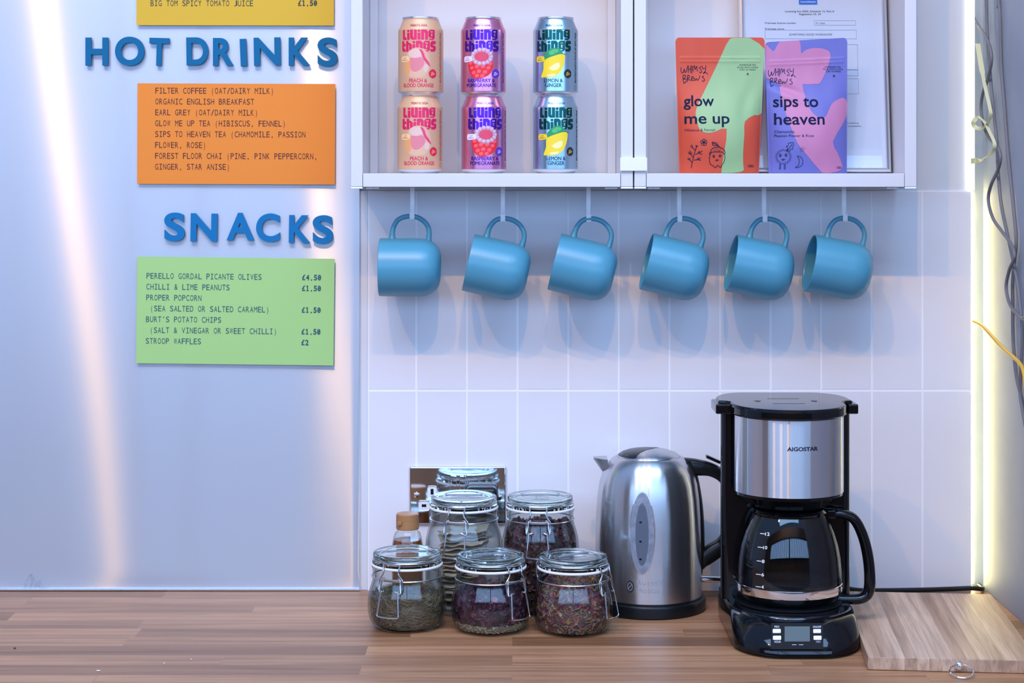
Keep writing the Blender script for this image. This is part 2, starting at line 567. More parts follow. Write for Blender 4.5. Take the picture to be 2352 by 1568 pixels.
# the room behind the camera (it shows in the steel, the glass and the chrome)
M['room_wood'] = mottle(mat('brown panelling', (0.2, 0.1, 0.05), 0.5), (0.14, 0.075, 0.04), (0.26, 0.15, 0.085), 3, sx=6, sz=.4)
M['room_floor'] = mottle(mat('floorboards', (0.3, 0.2, 0.12), 0.4), (0.30, 0.26, 0.26), (0.42, 0.38, 0.38), 2, sx=.6, sy=5)
M['curtain'] = mat('crimson curtain', (0.50, 0.015, 0.075), 0.8)
M['room_white'] = mat('room white', (0.75, 0.76, 0.8), 0.6)
bm = bmesh.new(); box(bm, -6.2, 6.2, -3.8, 0.05, -0.98, -0.93)
struct('floor', bm, M['room_floor'])
bm = bmesh.new()
box(bm, -6.2, -3.66, -3.72, -3.62, -0.93, 2.9)
box(bm, 3.66, 6.2, -3.72, -3.62, -0.93, 2.9)
box(bm, -3.66, 3.66, -3.72, -3.62, -0.93, 0.62)
box(bm, -3.66, 3.66, -3.72, -3.62, 1.74, 2.9)
struct('wall_front', bm, M['room_wood'])
bm = bmesh.new()
for fx in (-3.66, -0.05, 3.60): box(bm, fx, fx + .09, -3.61, -3.47, 0.6, 1.76, 0.005)
for k in range(10):
    for s in (-1, 1): box(bm, s * (0.37 + .33 * k) - .012, s * (0.37 + .33 * k) + .012, -3.53, -3.50, 0.66, 1.70)
for fz in (0.58, 1.70): box(bm, -3.66, 3.66, -3.61, -3.47, fz, fz + .08, 0.005)
struct('window_1', bm, M['black_satin'])
bm = bmesh.new(); box(bm, -6.3, -6.2, -3.72, 0.05, -0.93, 2.9)
struct('wall_left', bm, M['room_white'])
bm = bmesh.new()
sec = []
for i in range(41):
    sec.append((3.72 + 1.3 * i / 40, -3.40 + 0.05 * math.sin(i * 1.3)))
t = bmesh.new()
A = [t.verts.new((p[0], p[1], -0.9)) for p in sec]; B = [t.verts.new((p[0], p[1], 2.6)) for p in sec]
for i in range(40): t.faces.new([A[i], A[i + 1], B[i + 1], B[i]])
bmesh.ops.solidify(t, geom=list(t.faces), thickness=0.01)
join(bm, t)
cu = finish('curtain', bm, M['curtain'])
cu['kind'] = 'structure'

# worktop
bm = bmesh.new()
box(bm, -1.25, WALL_R - .0005, -0.64, -0.0005, -0.04, 0.0, 0.002, 2)
tag(finish('worktop', bm, M['worktop']), 'oak block worktop of long glued staves below the tiles', 'worktop')

# ------------------------------------------------------------------ stainless sheet with the menu
def bulge(x, z):
    """gentle warp of the thin sheet (metres)"""
    g = max(0.0, (0.92 - z) / 0.92) ** 1.1
    G = lambda c, sg: sg * 0.5 * math.sqrt(math.pi) * math.erf((x - c) / sg)     # running integral of a bell
    w = g * (0.024 * G(-0.64, .08) - 0.0168 * G(-0.445, .072)) + 0.0205 * G(-0.245, .045) * max(0.0, (0.6 - z) / 0.6) ** 1.2
    w += 0.000035 * math.sin(2 * math.pi * ((x + .85) * 8.5 - .5 * (1 - z))) + 0.00005 * math.sin(2 * math.pi * ((x + .85) * 4.2 - .3 * (1 - z)))
    edge = min(1, max(0, (-0.2298 - x) / 0.006)) * min(1, 0.4 + max(0, z / 0.04))
    return 0.0040 + w * edge

bm = bmesh.new()
NX, NZ = 160, 100
x0, x1, z0, z1 = -1.0, -0.2300, 0.0035, 1.15
gv = [[bm.verts.new((x0 + (x1 - x0) * i / NX, -bulge(x0 + (x1 - x0) * i / NX, z0 + (z1 - z0) * j / NZ), z0 + (z1 - z0) * j / NZ)) for j in range(NZ + 1)] for i in range(NX + 1)]
for i in range(NX):
    for j in range(NZ): bm.faces.new([gv[i][j], gv[i + 1][j], gv[i + 1][j + 1], gv[i][j + 1]])
bk = [bm.verts.new((x1, -0.0005, z0)), bm.verts.new((x1, -0.0005, z1)), bm.verts.new((x0, -0.0005, z0))]
bm.faces.new([gv[NX][j] for j in range(NZ + 1)] + [bk[1], bk[0]])
bm.faces.new([gv[i][0] for i in range(NX + 1)] + [bk[0], bk[2]])
t = thing('steel_splashback', 'brushed stainless steel sheet on the wall carrying the paper menus', 'metal sheet', (0, 0, 0))
finish('sheet', bm, M['steel'], t, angle=50)
bm = bmesh.new()
tube(bm, [(x0, -0.0065, 0.0026), (x1, -0.0065, 0.0026)], 0.0024, 10)
finish('folded_edge', bm, M['alu'], t)

# menu cards -----------------------------------------------------------------
SD = 0.0105                                     # cards lie this far in front of the wall
kS = K(SD)
def card(name, label, px0, px1, py0, py1, rot, col, lines, inkcol):
    cx, cy = (px0 + px1) / 2, (py0 + py1) / 2
    m = add_bump(mat(name + ' paper', col, 0.75), 30, 0.05, 0.001)
    ink = mat(name + ' print', inkcol, 0.8)
    t = thing(name, label, 'menu', V(X(cx, SD), SD, Z(py1, SD)), (0, math.radians(rot), 0), 'paper menus on the steel sheet')
    w, h = (px1 - px0) * kS, (py1 - py0) * kS
    bm = bmesh.new()
    def curl(x, z): return -0.0008 * max(0, (x / w * 2)) ** 4 - 0.0005 * abs(x / w * 2) ** 3
    n = 24
    F_ = [[bm.verts.new((-w / 2 + w * i / n, curl(-w / 2 + w * i / n, h * j / n), h * j / n)) for j in range(n + 1)] for i in range(n + 1)]
    B_ = [[bm.verts.new((-w / 2 + w * i / n, 0.0007 + curl(-w / 2 + w * i / n, h * j / n), h * j / n)) for j in range(n + 1)] for i in range(n + 1)]
    for i in range(n):
        for j in range(n): bm.faces.new([F_[i][j], F_[i + 1][j], F_[i + 1][j + 1], F_[i][j + 1]])
    for i in range(n):
        for j in range(n): bm.faces.new([B_[i][j], B_[i][j + 1], B_[i + 1][j + 1], B_[i + 1][j]])
        for j in (0, n):
            bm.faces.new([F_[i][j], F_[i + 1][j], B_[i + 1][j], B_[i][j]]); bm.faces.new([F_[j][i], F_[j][i + 1], B_[j][i + 1], B_[j][i]])
    finish('card', bm, m, t, angle=30)
    def letter_part(part, ls):
        bm = bmesh.new()
        for body, px, py, pitch, cap, bold in ls:
            g = mono(body, (px - cx) * kS, (py1 - py) * kS, pitch * kS, cap * kS, bold)
            decal(bm, g, lambda x, z: (x, curl(x, z) - 0.0003, z), 0)
        finish(part, bm, ink, t, smooth=False)
    letter_part('item_lettering', [q for q in lines if not q[5]])
    for q in lines:
        if q[5]: letter_part('price_lettering', [q])
    return t

card('menu_card', 'yellow paper menu card cut off by the top of the picture', 313.5, 767, -160, 58.4, 0.1, (0.66, 0.42, 0.03),
     [('BIG TOM SPICY TOMATO JUICE', 345, 14.2, 9.12, 13.2, 0), ('£1.50', 684, 13.6, 9.0, 13.2, .06)], (0.035, 0.05, 0.055))
card('menu_card', 'orange paper menu card listing teas and filter coffee', 315, 769.5, 192, 423, 0.2, (0.80, 0.245, 0.028),
     [(s, 355.3, 215.3 + 24.95 * i, 9.13, 13.4, 0) for i, s in enumerate((
         'FILTER COFFEE (OAT/DAIRY MILK)', 'ORGANIC ENGLISH BREAKFAST', 'EARL GREY (OAT/DAIRY MILK)', 'GLOW ME UP TEA (HIBISCUS, FENNEL)',
         'SIPS TO HEAVEN TEA (CHAMOMILE, PASSION', 'FLOWER, ROSE)', 'FOREST FLOOR CHAI (PINE, PINK PEPPERCORN,', 'GINGER, STAR ANISE)'))], (0.10, 0.022, 0.028))
card('menu_card', 'pale green paper menu card listing snacks and prices', 312.5, 766, 591.5, 836.5, 0.65, (0.37, 0.63, 0.215),
     [(s, 333.5, 643 + 24.9 * i - 1.2, 9.17, 13.0, 0) for i, s in enumerate((
         'PERELLO GORDAL PICANTE OLIVES', 'CHILLI & LIME PEANUTS', 'PROPER POPCORN', ' (SEA SALTED OR SALTED CARAMEL)', 'BURT\'S POTATO CHIPS', ' (SALT & VINEGAR OR SWEET CHILLI)', 'STROOP WAFFLES'))]
     + [(s, 691, 642.6 + 24.9 * i - 1.0, 9.0, 13.0, .06) for i, s in ((0, '£4.50'), (1, '£1.50'), (3, '£1.50'), (5, '£1.50'), (6, '£2'))], (0.025, 0.10, 0.13))

# raised letters -----------------------------------------------------------------
M['letter_a'] = mat('deep blue foam', (0.002, 0.13, 0.29), 0.6, 0, 0.2)
M['letter_b'] = mat('blue foam', (0.006, 0.165, 0.40), 0.6, 0, 0.2)
def letter(ch, px0, px1, py0, py1, rot, m, label, group, off=0.032):
    d0, th = 0.0072, 0.0055
    kk = K(d0 + th)
    vs, fs = glyphs(ch, off, 10)
    w, h = (px1 - px0 - 4) * kk, (py1 - py0 - 4) * kk
    vs, fs = fit((vs, fs), -w / 2, w / 2, 0, h)
    bm = bmesh.new()
    V_ = [bm.verts.new((x, -th, z)) for x, z in vs]
    for f in fs:
        try: bm.faces.new([V_[i] for i in f])
        except ValueError: pass
    ed = [e for e in bm.edges if e.is_boundary]
    ext = bmesh.ops.extrude_edge_only(bm, edges=ed)
    for v in [g for g in ext['geom'] if isinstance(g, bmesh.types.BMVert)]: v.co.y = 0.0
    o = finish('heading_letter', bm, m, angle=30)
    o.location = V(X((px0 + px1) / 2, d0 + th), d0, Z(py1, d0 + th)); o.rotation_euler = (0, math.radians(rot), 0)
    return tag(o, label, 'letter', group)
G1, G2 = 'raised letters of the upper heading', 'raised letters of the lower heading'
for a in (('H', 194, 250, 82, 150.5, 0, 'raised blue letter H starting the heading above the orange card'),
          ('O', 262, 333, 80, 151, 0, 'raised blue letter O after the H over the orange card'),
          ('T', 339.5, 389, 83, 151, 1.5, 'raised blue letter T ending the first word over the orange card'),
          ('D', 426.5, 480.5, 81.5, 149.5, -1, 'raised blue letter D starting the word DRINKS'),
          ('R', 487, 538.5, 83, 151, 0, 'raised blue letter R after the D of DRINKS'),
          ('I', 551, 569.5, 85, 152, -2.5, 'raised blue narrow letter I in the word DRINKS'),
          ('N', 581.5, 646.5, 82, 150.5, -1, 'raised blue letter N between I and K of DRINKS'),
          ('K', 661, 714.5, 82, 150.5, 0, 'raised blue letter K next to last in DRINKS'),
          ('S', 727, 777.5, 82, 152.5, 0, 'raised blue letter S ending the word DRINKS')):
    letter(*a[:6], M['letter_a'], a[6], G1)
for a in (('S', 375, 426, 484, 554, 0, 'raised blue letter S starting the word SNACKS'),
          ('N', 435, 500, 486, 554.5, 1, 'raised blue letter N second in the word SNACKS'),
          ('A', 518, 585.5, 484.5, 552, 0, 'raised blue letter A in the word SNACKS'),
          ('C', 586, 644.5, 486, 555.5, 0, 'raised blue letter C after the A of SNACKS'),
          ('K', 661, 714.5, 490, 558, 1, 'raised blue letter K next to last in SNACKS'),
          ('S', 716, 767, 490, 559.5, 0, 'raised blue letter S ending the word SNACKS')):
    letter(*a[:6], M['letter_b'], a[6], G2)

# ------------------------------------------------------------------ wall shelves
SH_D, SH_Z0, SH_Z1 = 0.14, 0.6105, 0.6300
def shelf_unit(name, label, xl0, xl1, xr0, xr1):
    t = thing(name, label, 'shelf', (xl0, 0, SH_Z0 - .002), (0, 0, 0), 'white wall shelves')
    O = t.location
    def part(n, *boxes, m=M['white_metal']):
        b = bmesh.new()
        for x0, x1, d0, d1, z0, z1, r in boxes:
            box(b, x0 - O.x, x1 - O.x, -d1, -d0, z0 - O.z, z1 - O.z, r, 2)
        return finish(n, b, m, t, angle=40)
    top = 1.060
    for a, b in ((xl0, xl1), (xr0, xr1)):
        sp = part('side_panel', (a, b, 0.001, SH_D, SH_Z0 + .0005, top, .0008))
        fc = bmesh.new(); box(fc, a - O.x, b - O.x, -SH_D - .0002, -.02, -.0006, .0022, .0006, 2)
        finish('foot_cap', fc, M['white_plastic'], sp)
    part('bottom_board', (xl1 + .0006, xr0 - .0006, 0.001, SH_D + .001, SH_Z0, SH_Z1, .0008))
    part('top_board', (xl1 + .0006, xr0 - .0006, 0.001, SH_D + .001, 1.030, 1.050, .0008))
    part('rear_post', (xl1 + .0003, xl1 + .0125, 0.0012, 0.009, SH_Z1, 1.03, .0006))
    part('rear_post', (xr0 - .0125, xr0 - .0003, 0.0012, 0.009, SH_Z1, 1.03, .0006))
    part('rear_rail', (xl1 + .012, xr0 - .012, 0.0012, 0.022, 0.6048, 0.6104, .0006))
    for a in (xl1 + .003, xr0 - .022):
        part('corner_bracket', (a, a + .019, 0.05, 0.12, 0.6070, 0.6104, .001), m=M['alu'])
    return t
shelf_unit('wall_shelf', 'white open wall shelf holding the six drink cans', -0.2315, -0.2146, 0.1564, 0.1739)
shelf_unit('wall_shelf', 'white open wall shelf holding two tea pouches and a framed paper', 0.1758, 0.1927, 0.5643, 0.5812)
bm = bmesh.new()
box(bm, 0.1552, 0.1940, -0.1442, -0.1404, 0.6335, 0.6525, 0.0007)
tag(finish('joining_clip', bm, M['white_plastic']), 'white plastic clip joining the two wall shelves', 'clip')

# ------------------------------------------------------------------ cans
def can_kind(name, label, body_col, metal, rough, word_col, art, flavour, fl_col, badge_col, gut_col):
    t = thing('drink_can', label, 'can', (0, 0, 0), (0, 0, 0), 'drink cans on the shelf')
    mb = mat(name + ' can', body_col, rough, metal)
    bm = bmesh.new()
    R = 0.0330
    lathe(bm, [(R - .0006, .0055), (R, .0065), (R, .0945), (R - .0006, .0972), (R - .0022, .0995), (0.0272, .1085), (0.0262, .1105), (.0262, .1125)], 64)
    finish('body', bm, mb, t, angle=50)
    bm = bmesh.new()
    lathe(bm, [(.0262, .1118), (.0268, .1124), (.0270, .1136), (.0268, .1148), (.0262, .1150), (.0255, .1145), (.0250, .112), (.0238, .1085), (0.0, .1088)], 64)
    lid = finish('lid', bm, M['alu'], t)
    bm = bmesh.new()
    lathe(bm, [(R - .0006, .0056), (R - .0016, .0042), (.0278, .0012), (.0262, 0.0), (.0250, .0004), (.0225, .006), (0, .009)], 64)
    finish('base_rim', bm, M['alu'], t)
    # printing, laid round the body
    ml = [mat(name + ' print', word_col, rough * 0.9, metal * 0.85), mat(name + ' flavour', fl_col, rough, metal * 0.5),
          mat(name + ' badge', badge_col, .45, 0), mat(name + ' flash', gut_col, .45), mat(name + ' small', tuple(c * .5 for c in fl_col), .5)] + art['mats']
    def wrap(x, z, off=0.00016):
        r = R + off
        if z > .0945:
            r = R - max(0, z - .0965) * .56 + off
        return (r * math.sin(x / R), -r * math.cos(x / R), z)
    def layer(k): return lambda x, z: wrap(x, z, 0.00010 + 0.000028 * k)
    bm = bmesh.new()
    mm = 0.001
    gr = (0.002, 0.0)
    def W(word, x0, x1, y0, y1):
        """fat block lettering with hairline cuts, every letter filling its share of the line"""
        wt = {'L': .80, 'i': .52, 'v': 1.05, 'n': 1.05, 'g': 1.05, 't': .80, 'h': 1.05, 's': 1.0}
        q = .10
        def blk(a, b, c, d, tl=0, tr=0, bl=0, br=0):
            pts = [(a + bl, c)] if bl else [(a, c)]
            pts += [(b - br, c), (b, c + br * .6)] if br else [(b, c)]
            pts += [(b, d - tr * .6), (b - tr, d)] if tr else [(b, d)]
            pts += [(a + tl, d), (a, d - tl * .6)] if tl else [(a, d)]
            if bl: pts.append((a, c + bl * .6))
            return poly(pts)
        def dots(cx, cy): return [ellipse(cx - .09, cy, .055, .06, 0, 8), ellipse(cx + .09, cy, .055, .06, 0, 8)]
        S = {'L': [blk(0, .58, .3, 1, .1, .1), blk(0, 1, 0, .30, 0, .25, .2)],
             'i': [blk(.04, .96, 0, .70, 0, 0, .12), ellipse(.5, .87, .48, .12, 0, 18)],
             'v': [blk(0, .44, .26, 1, .1), blk(.56, 1, .26, 1, 0, .1), blk(0, 1, 0, .26, 0, 0, .28)],
             'n': [blk(0, .44, 0, .68), blk(.56, 1, 0, .68), blk(0, 1, .68, 1, .1, .30)],
             'h': [blk(0, .44, 0, 1, .1, .1), blk(.56, 1, 0, .62), blk(.44, 1, .62, .80, 0, .30)],
             'g': [blk(0, 1, .62, 1, .28, .05), blk(0, .42, .34, .62), blk(.60, 1, .34, .62), blk(0, 1, .22, .36, 0, 0, .2), blk(.60, 1, .0, .24, 0, 0, 0, .3), blk(.05, .62, 0, .13, 0, 0, .15)],
             't': [blk(0, .62, .72, 1, .1, .1), blk(0, 1, .50, .74, 0, .1), blk(0, .58, .26, .52), blk(0, 1, 0, .30, 0, .2, .25)],
             's': [blk(0, 1, .70, 1, .30, .1), blk(0, .50, .56, .72), blk(0, 1, .36, .58, 0, .2, .2), blk(.50, 1, .24, .38), blk(0, 1, 0, .26, 0, 0, .1, .3)]}
        tot = sum(wt[c] for c in word); x = x0
        for c in word:
            w = (x1 - x0) * wt[c] / tot
            for g in S[c]:
                decal(bm, ([(x + .0003 + vx * (w - .0006), y0 + vy * (y1 - y0)) for vx, vy in g[0]], g[1]), layer(0), 0, gr)
            if c == 'g':
                for g in dots(.5, .78): decal(bm, ([(x + vx * w, y0 + vy * (y1 - y0)) for vx, vy in g[0]], g[1]), layer(.5), 3, gr)
            x += w
    W('Living', -26 * mm, 26 * mm, 80.4 * mm, 95.4 * mm)
    W('things', -27.5 * mm, 28 * mm, 63.4 * mm, 79.2 * mm)
    decal(bm, line_text('PREBIOTIC SODA', -13 * mm, 100.4 * mm, 3.1 * mm, 14.5 * mm, .02), layer(0), 4, gr)
    for i, (gm, mi) in enumerate(art['shapes']): decal(bm, gm, layer(1 + .25 * i), 5 + mi, gr)
    n = 2 + len(art['shapes']) * .25
    y = 26.5
    l1, l2, w1, w2 = flavour
    decal(bm, line_text(l1, -w1 / 2 * mm, 19.0 * mm, 5.2 * mm, w1 / 2 * mm, .022), layer(n), 1, gr)
    decal(bm, line_text(l2, -w2 / 2 * mm, 12.2 * mm, 5.2 * mm, w2 / 2 * mm, .022), layer(n), 1, gr)
    decal(bm, starburst(22 * mm, 31.5 * mm, 6.6 * mm), layer(n), 2, gr)
    for i, s in enumerate(('LOW', 'SUGAR')):
        g = line_text(s, -3.4 * mm if i else -2.0 * mm, 0, 1.9 * mm, 3.4 * mm if i else 2.0 * mm, .02)
        ca, sa = math.cos(.4), math.sin(.4)
        g = ([(22 * mm + vx * ca - (vy + (.5 - 2.5 * i) * mm) * sa, 31.5 * mm + vx * sa + (vy + (.5 - 2.5 * i) * mm) * ca) for vx, vy in g[0]], g[1])
        decal(bm, g, layer(n + 1), 3, gr)
    decal(bm, curve_poly([(-27 * mm, 50 * mm), (-21 * mm, 57.5 * mm), (-14 * mm, 56 * mm), (-14.5 * mm, 50.5 * mm), (-20 * mm, 49 * mm), (-26 * mm, 48.5 * mm), (-28 * mm, 54 * mm)]) if False else
          curve_poly([(-28 * mm, 49 * mm), (-28 * mm, 56 * mm), (-21 * mm, 57 * mm), (-14 * mm, 56 * mm), (-14 * mm, 50 * mm), (-21 * mm, 48.6 * mm)]), layer(n), 3, gr)
    decal(bm, line_text('GUT', -23.5 * mm, 53.3 * mm, 1.8 * mm, -18.5 * mm, .01), layer(n + 1), 4, gr)
    decal(bm, line_text('FRIENDLY', -26 * mm, 50.4 * mm, 1.8 * mm, -16 * mm, .01), layer(n + 1), 4, gr)
    random.seed(3)
    for k in range(3):                                        # the upright block of tiny ingredients print on the side
        z = 18
        while z < 90:
            l_ = random.uniform(4, 10)
            decal(bm, rect((36.5 + 1.8 * k) * mm, (37.3 + 1.8 * k) * mm, z * mm, min(92, z + l_) * mm), layer(0), 4, gr); z += l_ + 1.5
    decal(bm, frame2(36 * mm, 41 * mm, 9 * mm, 15 * mm, .5 * mm), layer(0), 4, gr)
    finish('printed_label', bm, ml, t, angle=40)
    return t

mm = 0.001
def P(*a): return [(x * mm, z * mm) for x, z in a]
peach = {'mats': [mat('peach skin', (0.80, 0.40, 0.31), .5), mat('peach blush', (0.74, 0.22, 0.26), .5), mat('peach highlight', (0.78, 0.53, 0.46), .5), mat('peach crease', (0.78, 0.05, 0.16), .5), mat('peach amber', (.80, .36, .13), .5), mat('peach pale', (.74, .45, .29), .5)],
         'shapes': [(curve_poly(P((-15, 63), (-6, 68.5), (4, 68.5), (14, 62), (17, 52), (17, 40), (10, 29), (0, 26), (-12, 27), (-20, 34), (-22, 46), (-20, 53)), 4), 5),
                    (curve_poly(P((-21.5, 52), (-12, 54), (-11, 44), (-14, 30), (-20, 34), (-22, 44)), 4), 4),
                    (curve_poly(P((-12, 53), (-4, 56), (6, 54), (9, 46), (4, 38), (-4, 34), (-11, 38)), 4), 1),
                    (curve_poly(P((-15, 62), (-6, 67), (2, 66), (5, 58), (0, 54.5), (-10, 55)), 4), 2),
                    (curve_poly(P((2, 67), (8, 64), (10, 56), (16, 48), (18, 42), (15, 44), (8, 52), (5, 60)), 4), 3),
                    (curve_poly(P((6, 67), (13, 62), (17, 53), (18, 46), (13, 53), (9, 60)), 4), 0),
                    (curve_poly(P((10, 45), (14, 44), (15, 38), (11, 34), (8, 38)), 4), 2)]}
rs = [(ellipse(0, 41, .0188 * 1000, 16.5), 0)]
raspberry = {'mats': [mat('raspberry red', (0.80, 0.012, 0.02), .4), mat('raspberry light', (0.88, 0.10, 0.13), .4), mat('raspberry bloom', (0.58, 0.28, 0.38), .4), mat('raspberry hollow', (0.72, 0.06, 0.12), .4), mat('raspberry frost', (0.66, 0.50, 0.60), .4)], 'shapes': []}
raspberry['shapes'].append((curve_poly(P((-20, 50), (-10, 55), (4, 56), (17, 50), (18, 40), (12, 30), (0, 24.5), (-10, 25), (-18, 34)), 4), 0))
for x, z in ((-14, 40), (-6, 42), (3, 42), (11, 40), (-11, 33), (-3, 35), (6, 34), (-6, 28.5), (2, 28.5), (-16, 47), (14, 46)):
    raspberry['shapes'].append((ellipse(x * mm, z * mm, 3.2 * mm, 2.6 * mm, .3, 16), 1))
raspberry['shapes'].append((curve_poly(P((-11, 57), (-5, 64), (7, 64), (13, 56), (5, 48), (-7, 49)), 4), 3))
for k in range(14):
    a = 2 * math.pi * k / 14
    raspberry['shapes'].append((ellipse((1 + 13.5 * math.cos(a)) * mm, (56.0 + 10 * math.sin(a)) * mm, 3.5 * mm, 3.3 * mm, 0, 14), 2))
    raspberry['shapes'].append((ellipse((1 + 14 * math.cos(a)) * mm, (56.9 + 10 * math.sin(a)) * mm, 2.4 * mm, 2.0 * mm, 0, 12), 4))

lemon = {'mats': [mat('lemon yellow', (0.90, 0.68, 0.02), .4), mat('lemon light', (0.92, 0.82, 0.36), .4), mat('leaf green', (0.015, 0.30, 0.10), .4), mat('leaf light', (0.09, 0.48, 0.16), .4), mat('lemon stem', (.05, .08, .03), .5)],
         'shapes': [(curve_poly(P((-18.5, 29), (-15, 38), (-14, 50), (-4, 56), (8, 60), (15, 60), (17.5, 56), (16, 46), (12, 36), (4, 28.5), (-6, 26), (-12, 26.5), (-18, 26)), 4), 0),
                    (curve_poly(P((-6, 40), (3, 46), (9, 47), (9, 40), (2, 36), (-3, 37)), 4), 1),
                    (curve_poly(P((-9, 30), (-2, 31), (4, 31), (0, 28), (-7, 27.5)), 4), 1),
                    (curve_poly(P((-14, 52), (-12, 60), (-4, 67), (4, 69), (11, 66), (14, 60), (9, 59.5), (-4, 55.5)), 4), 2),
                    (curve_poly(P((-6, 63), (2, 67), (8, 65), (4, 61), (-4, 58.5)), 4), 3),
                    (stroke(P((13, 61), (17, 59.5), (20, 60)), .8 * mm), 4)]}
c1 = can_kind('peach', 'peach coloured can with pink lettering, upper of its stack', (0.68, 0.40, 0.23), 0.12, 0.38, (0.78, 0.012, 0.11), peach, ('PEACH &', 'BLOOD ORANGE', 27, 47), (0.74, 0.02, 0.09), (0.72, 0.01, 0.06), (0.93, 0.60, 0.30))
c2 = can_kind('raspberry', 'metallic pink can with purple lettering, upper of its stack', (0.78, 0.28, 0.46), 0.85, 0.24, (0.085, 0.015, 0.42), raspberry, ('RASPBERRY &', 'POMEGRANATE', 42, 46), (0.11, 0.01, 0.36), (0.10, 0.02, 0.40), (0.86, 0.72, 0.88))
c3 = can_kind('lemon', 'metallic pale blue can with green lettering, upper of its stack', (0.42, 0.58, 0.70), 0.9, 0.24, (0.004, 0.085, 0.075), lemon, ('LEMON &', 'GINGER', 28, 25), (0.004, 0.07, 0.11), (0.01, 0.02, 0.02), (0.90, 0.62, 0.02))
CD = 0.088
for c, pxt, pxb, rt, rb, lab in ((c1, 966.5, 964.5, -4.3, .5, 'peach coloured can with pink lettering, lower of its stack'),
                                 (c2, 1110, 1111.3, -5, 4.4, 'metallic pink can with purple lettering, lower of its stack'),
                                 (c3, 1276, 1276, -7.3, .2, 'metallic pale blue can with green lettering, lower of its stack')):
    lo = copy_tree(c)
    lo['label'] = lab
    lo.location = V(X(pxb, CD), CD, SH_Z1); lo.rotation_euler = (0, 0, math.radians(rb))
    c.location = V(X(pxt, CD), CD, SH_Z1 + .1128); c.rotation_euler = (0, 0, math.radians(rt))

# ------------------------------------------------------------------ framed licence
FD = 0.062
frm = thing('framed_certificate', 'silver framed licence paper leaning behind the tea pouches', 'picture frame', V(0.4500, FD, SH_Z1 + .0005), (-math.atan(.044 / .309), 0, 0))
W_, H_ = 0.2215, 0.309
bm = bmesh.new()
def fprof(a):  # rounded moulding, section radius .0042, mitred loop
    return a
for (xa, za, xb, zb) in ((0, 0, 1, 0), (0, 1, 1, 1)):
    pass
prof = [(0.0, 0.004), (0.0, -0.002), (0.0012, -0.0052), (0.0040, -0.0062), (0.0066, -0.0045), (0.0076, -0.001), (0.0076, 0.004)]
secs = []
for (sx_, sz_) in ((-1, -1), (1, -1), (1, 1), (-1, 1)):
    secs.append([(sx_ * (W_ / 2 - p), q, H_ / 2 + sz_ * (H_ / 2 - p)) for p, q in prof])
rings = [[bm.verts.new(p) for p in s] for s in secs]
for i in range(4):
    A, B = rings[i], rings[(i + 1) % 4]
    for k in range(len(prof)):
        q = (k + 1) % len(prof)
        bm.faces.new([A[k], A[q], B[q], B[k]])
finish('frame_moulding', bm, M['silver'], frm, angle=25)
bm = bmesh.new(); box(bm, -W_ / 2 + .004, W_ / 2 - .004, 0.0015, 0.0035, .004, H_ - .004)
finish('paper', bm, mat('printed sheet', (0.60, 0.64, 0.76), .7), frm)  # white paper, with the bluish shade under the shelf put into its colour
bm = bmesh.new(); box(bm, -W_ / 2 + .006, W_ / 2 - .006, -0.0012, -0.0004, .006, H_ - .006)
finish('glass_pane', bm, M['pane'], frm)
# print on the sheet: measured on the upright photo, then laid in the plane of the sheet
kF = K(0.035)
def fx(px): return (px - 1869.5) * kF
def fz(py): return (395 - py) * kF * 1.008
bm = bmesh.new()
pp = lambda x, z: (x, 0.0012, z)
def zx(x): return 1690 + x / 6.357
def zy(y): return y / 6.357
decal(bm, rect(fx(zx(945)), fx(zx(1215)), fz(zy(40)), fz(zy(-50))), pp, 1)
decal(bm, line_text('Lewisham', fx(zx(972)), fz(zy(8)), 14 / 6.357 * kF * 1.6, fx(zx(1190)), .01), lambda x, z: (x, 0.0010, z), 2)
decal(bm, line_text('Licensing Act 2003, Schedule 12, Part A', fx(zx(737)), fz(zy(152)), 26 / 6.357 * kF, fx(zx(1462)), .012), pp, 0)
decal(bm, line_text('Regulation 33, 34', fx(zx(945)), fz(zy(194)), 26 / 6.357 * kF, fx(zx(1262)), .012), pp, 0)
decal(bm, line_text('Premises licence number', fx(zx(440)), fz(zy(324)), 24 / 6.357 * kF, fx(zx(900)), .010), pp, 0)
decal(bm, line_text('Premises name', fx(zx(442)), fz(zy(410)), 24 / 6.357 * kF, fx(zx(720)), .010), pp, 0)
decal(bm, line_text('PL1666', fx(zx(1187)), fz(zy(328)), 26 / 6.357 * kF, fx(zx(1320)), 0), pp, 3)
decal(bm, line_text('SOMETHING GOOD WORKSHOPS', fx(zx(792)), fz(zy(497)), 28 / 6.357 * kF, fx(zx(1420)), 0), pp, 0)
lw_ = .00035
decal(bm, frame2(fx(zx(1160)), fx(zx(1770)), fz(zy(346)), fz(zy(277)), lw_), pp, 3)
decal(bm, frame2(fx(zx(440)), fx(zx(1777)), fz(zy(548)), fz(zy(415)), lw_), pp, 3)
for a, b in ((99, 158), (158, 172), (178, 214)):
    decal(bm, frame2(fx(1759), fx(1971), fz(b), fz(a), lw_), pp, 3)
decal(bm, line_text('Director of Licensing', fx(1907), fz(282), 3.6 * kF, fx(1969), 0), pp, 0)
decal(bm, line_text('London Borough of Lewisham', fx(1880), fz(289), 3.6 * kF, fx(1975), 0), pp, 0)
finish('printed_text', bm, [mat('form text', (.05, .055, .10), .8), mat('blue stamp', (.0, .14, .60), .7), M['white_ink'], mat('form rule', (.16, .18, .28), .8)], frm, smooth=False)

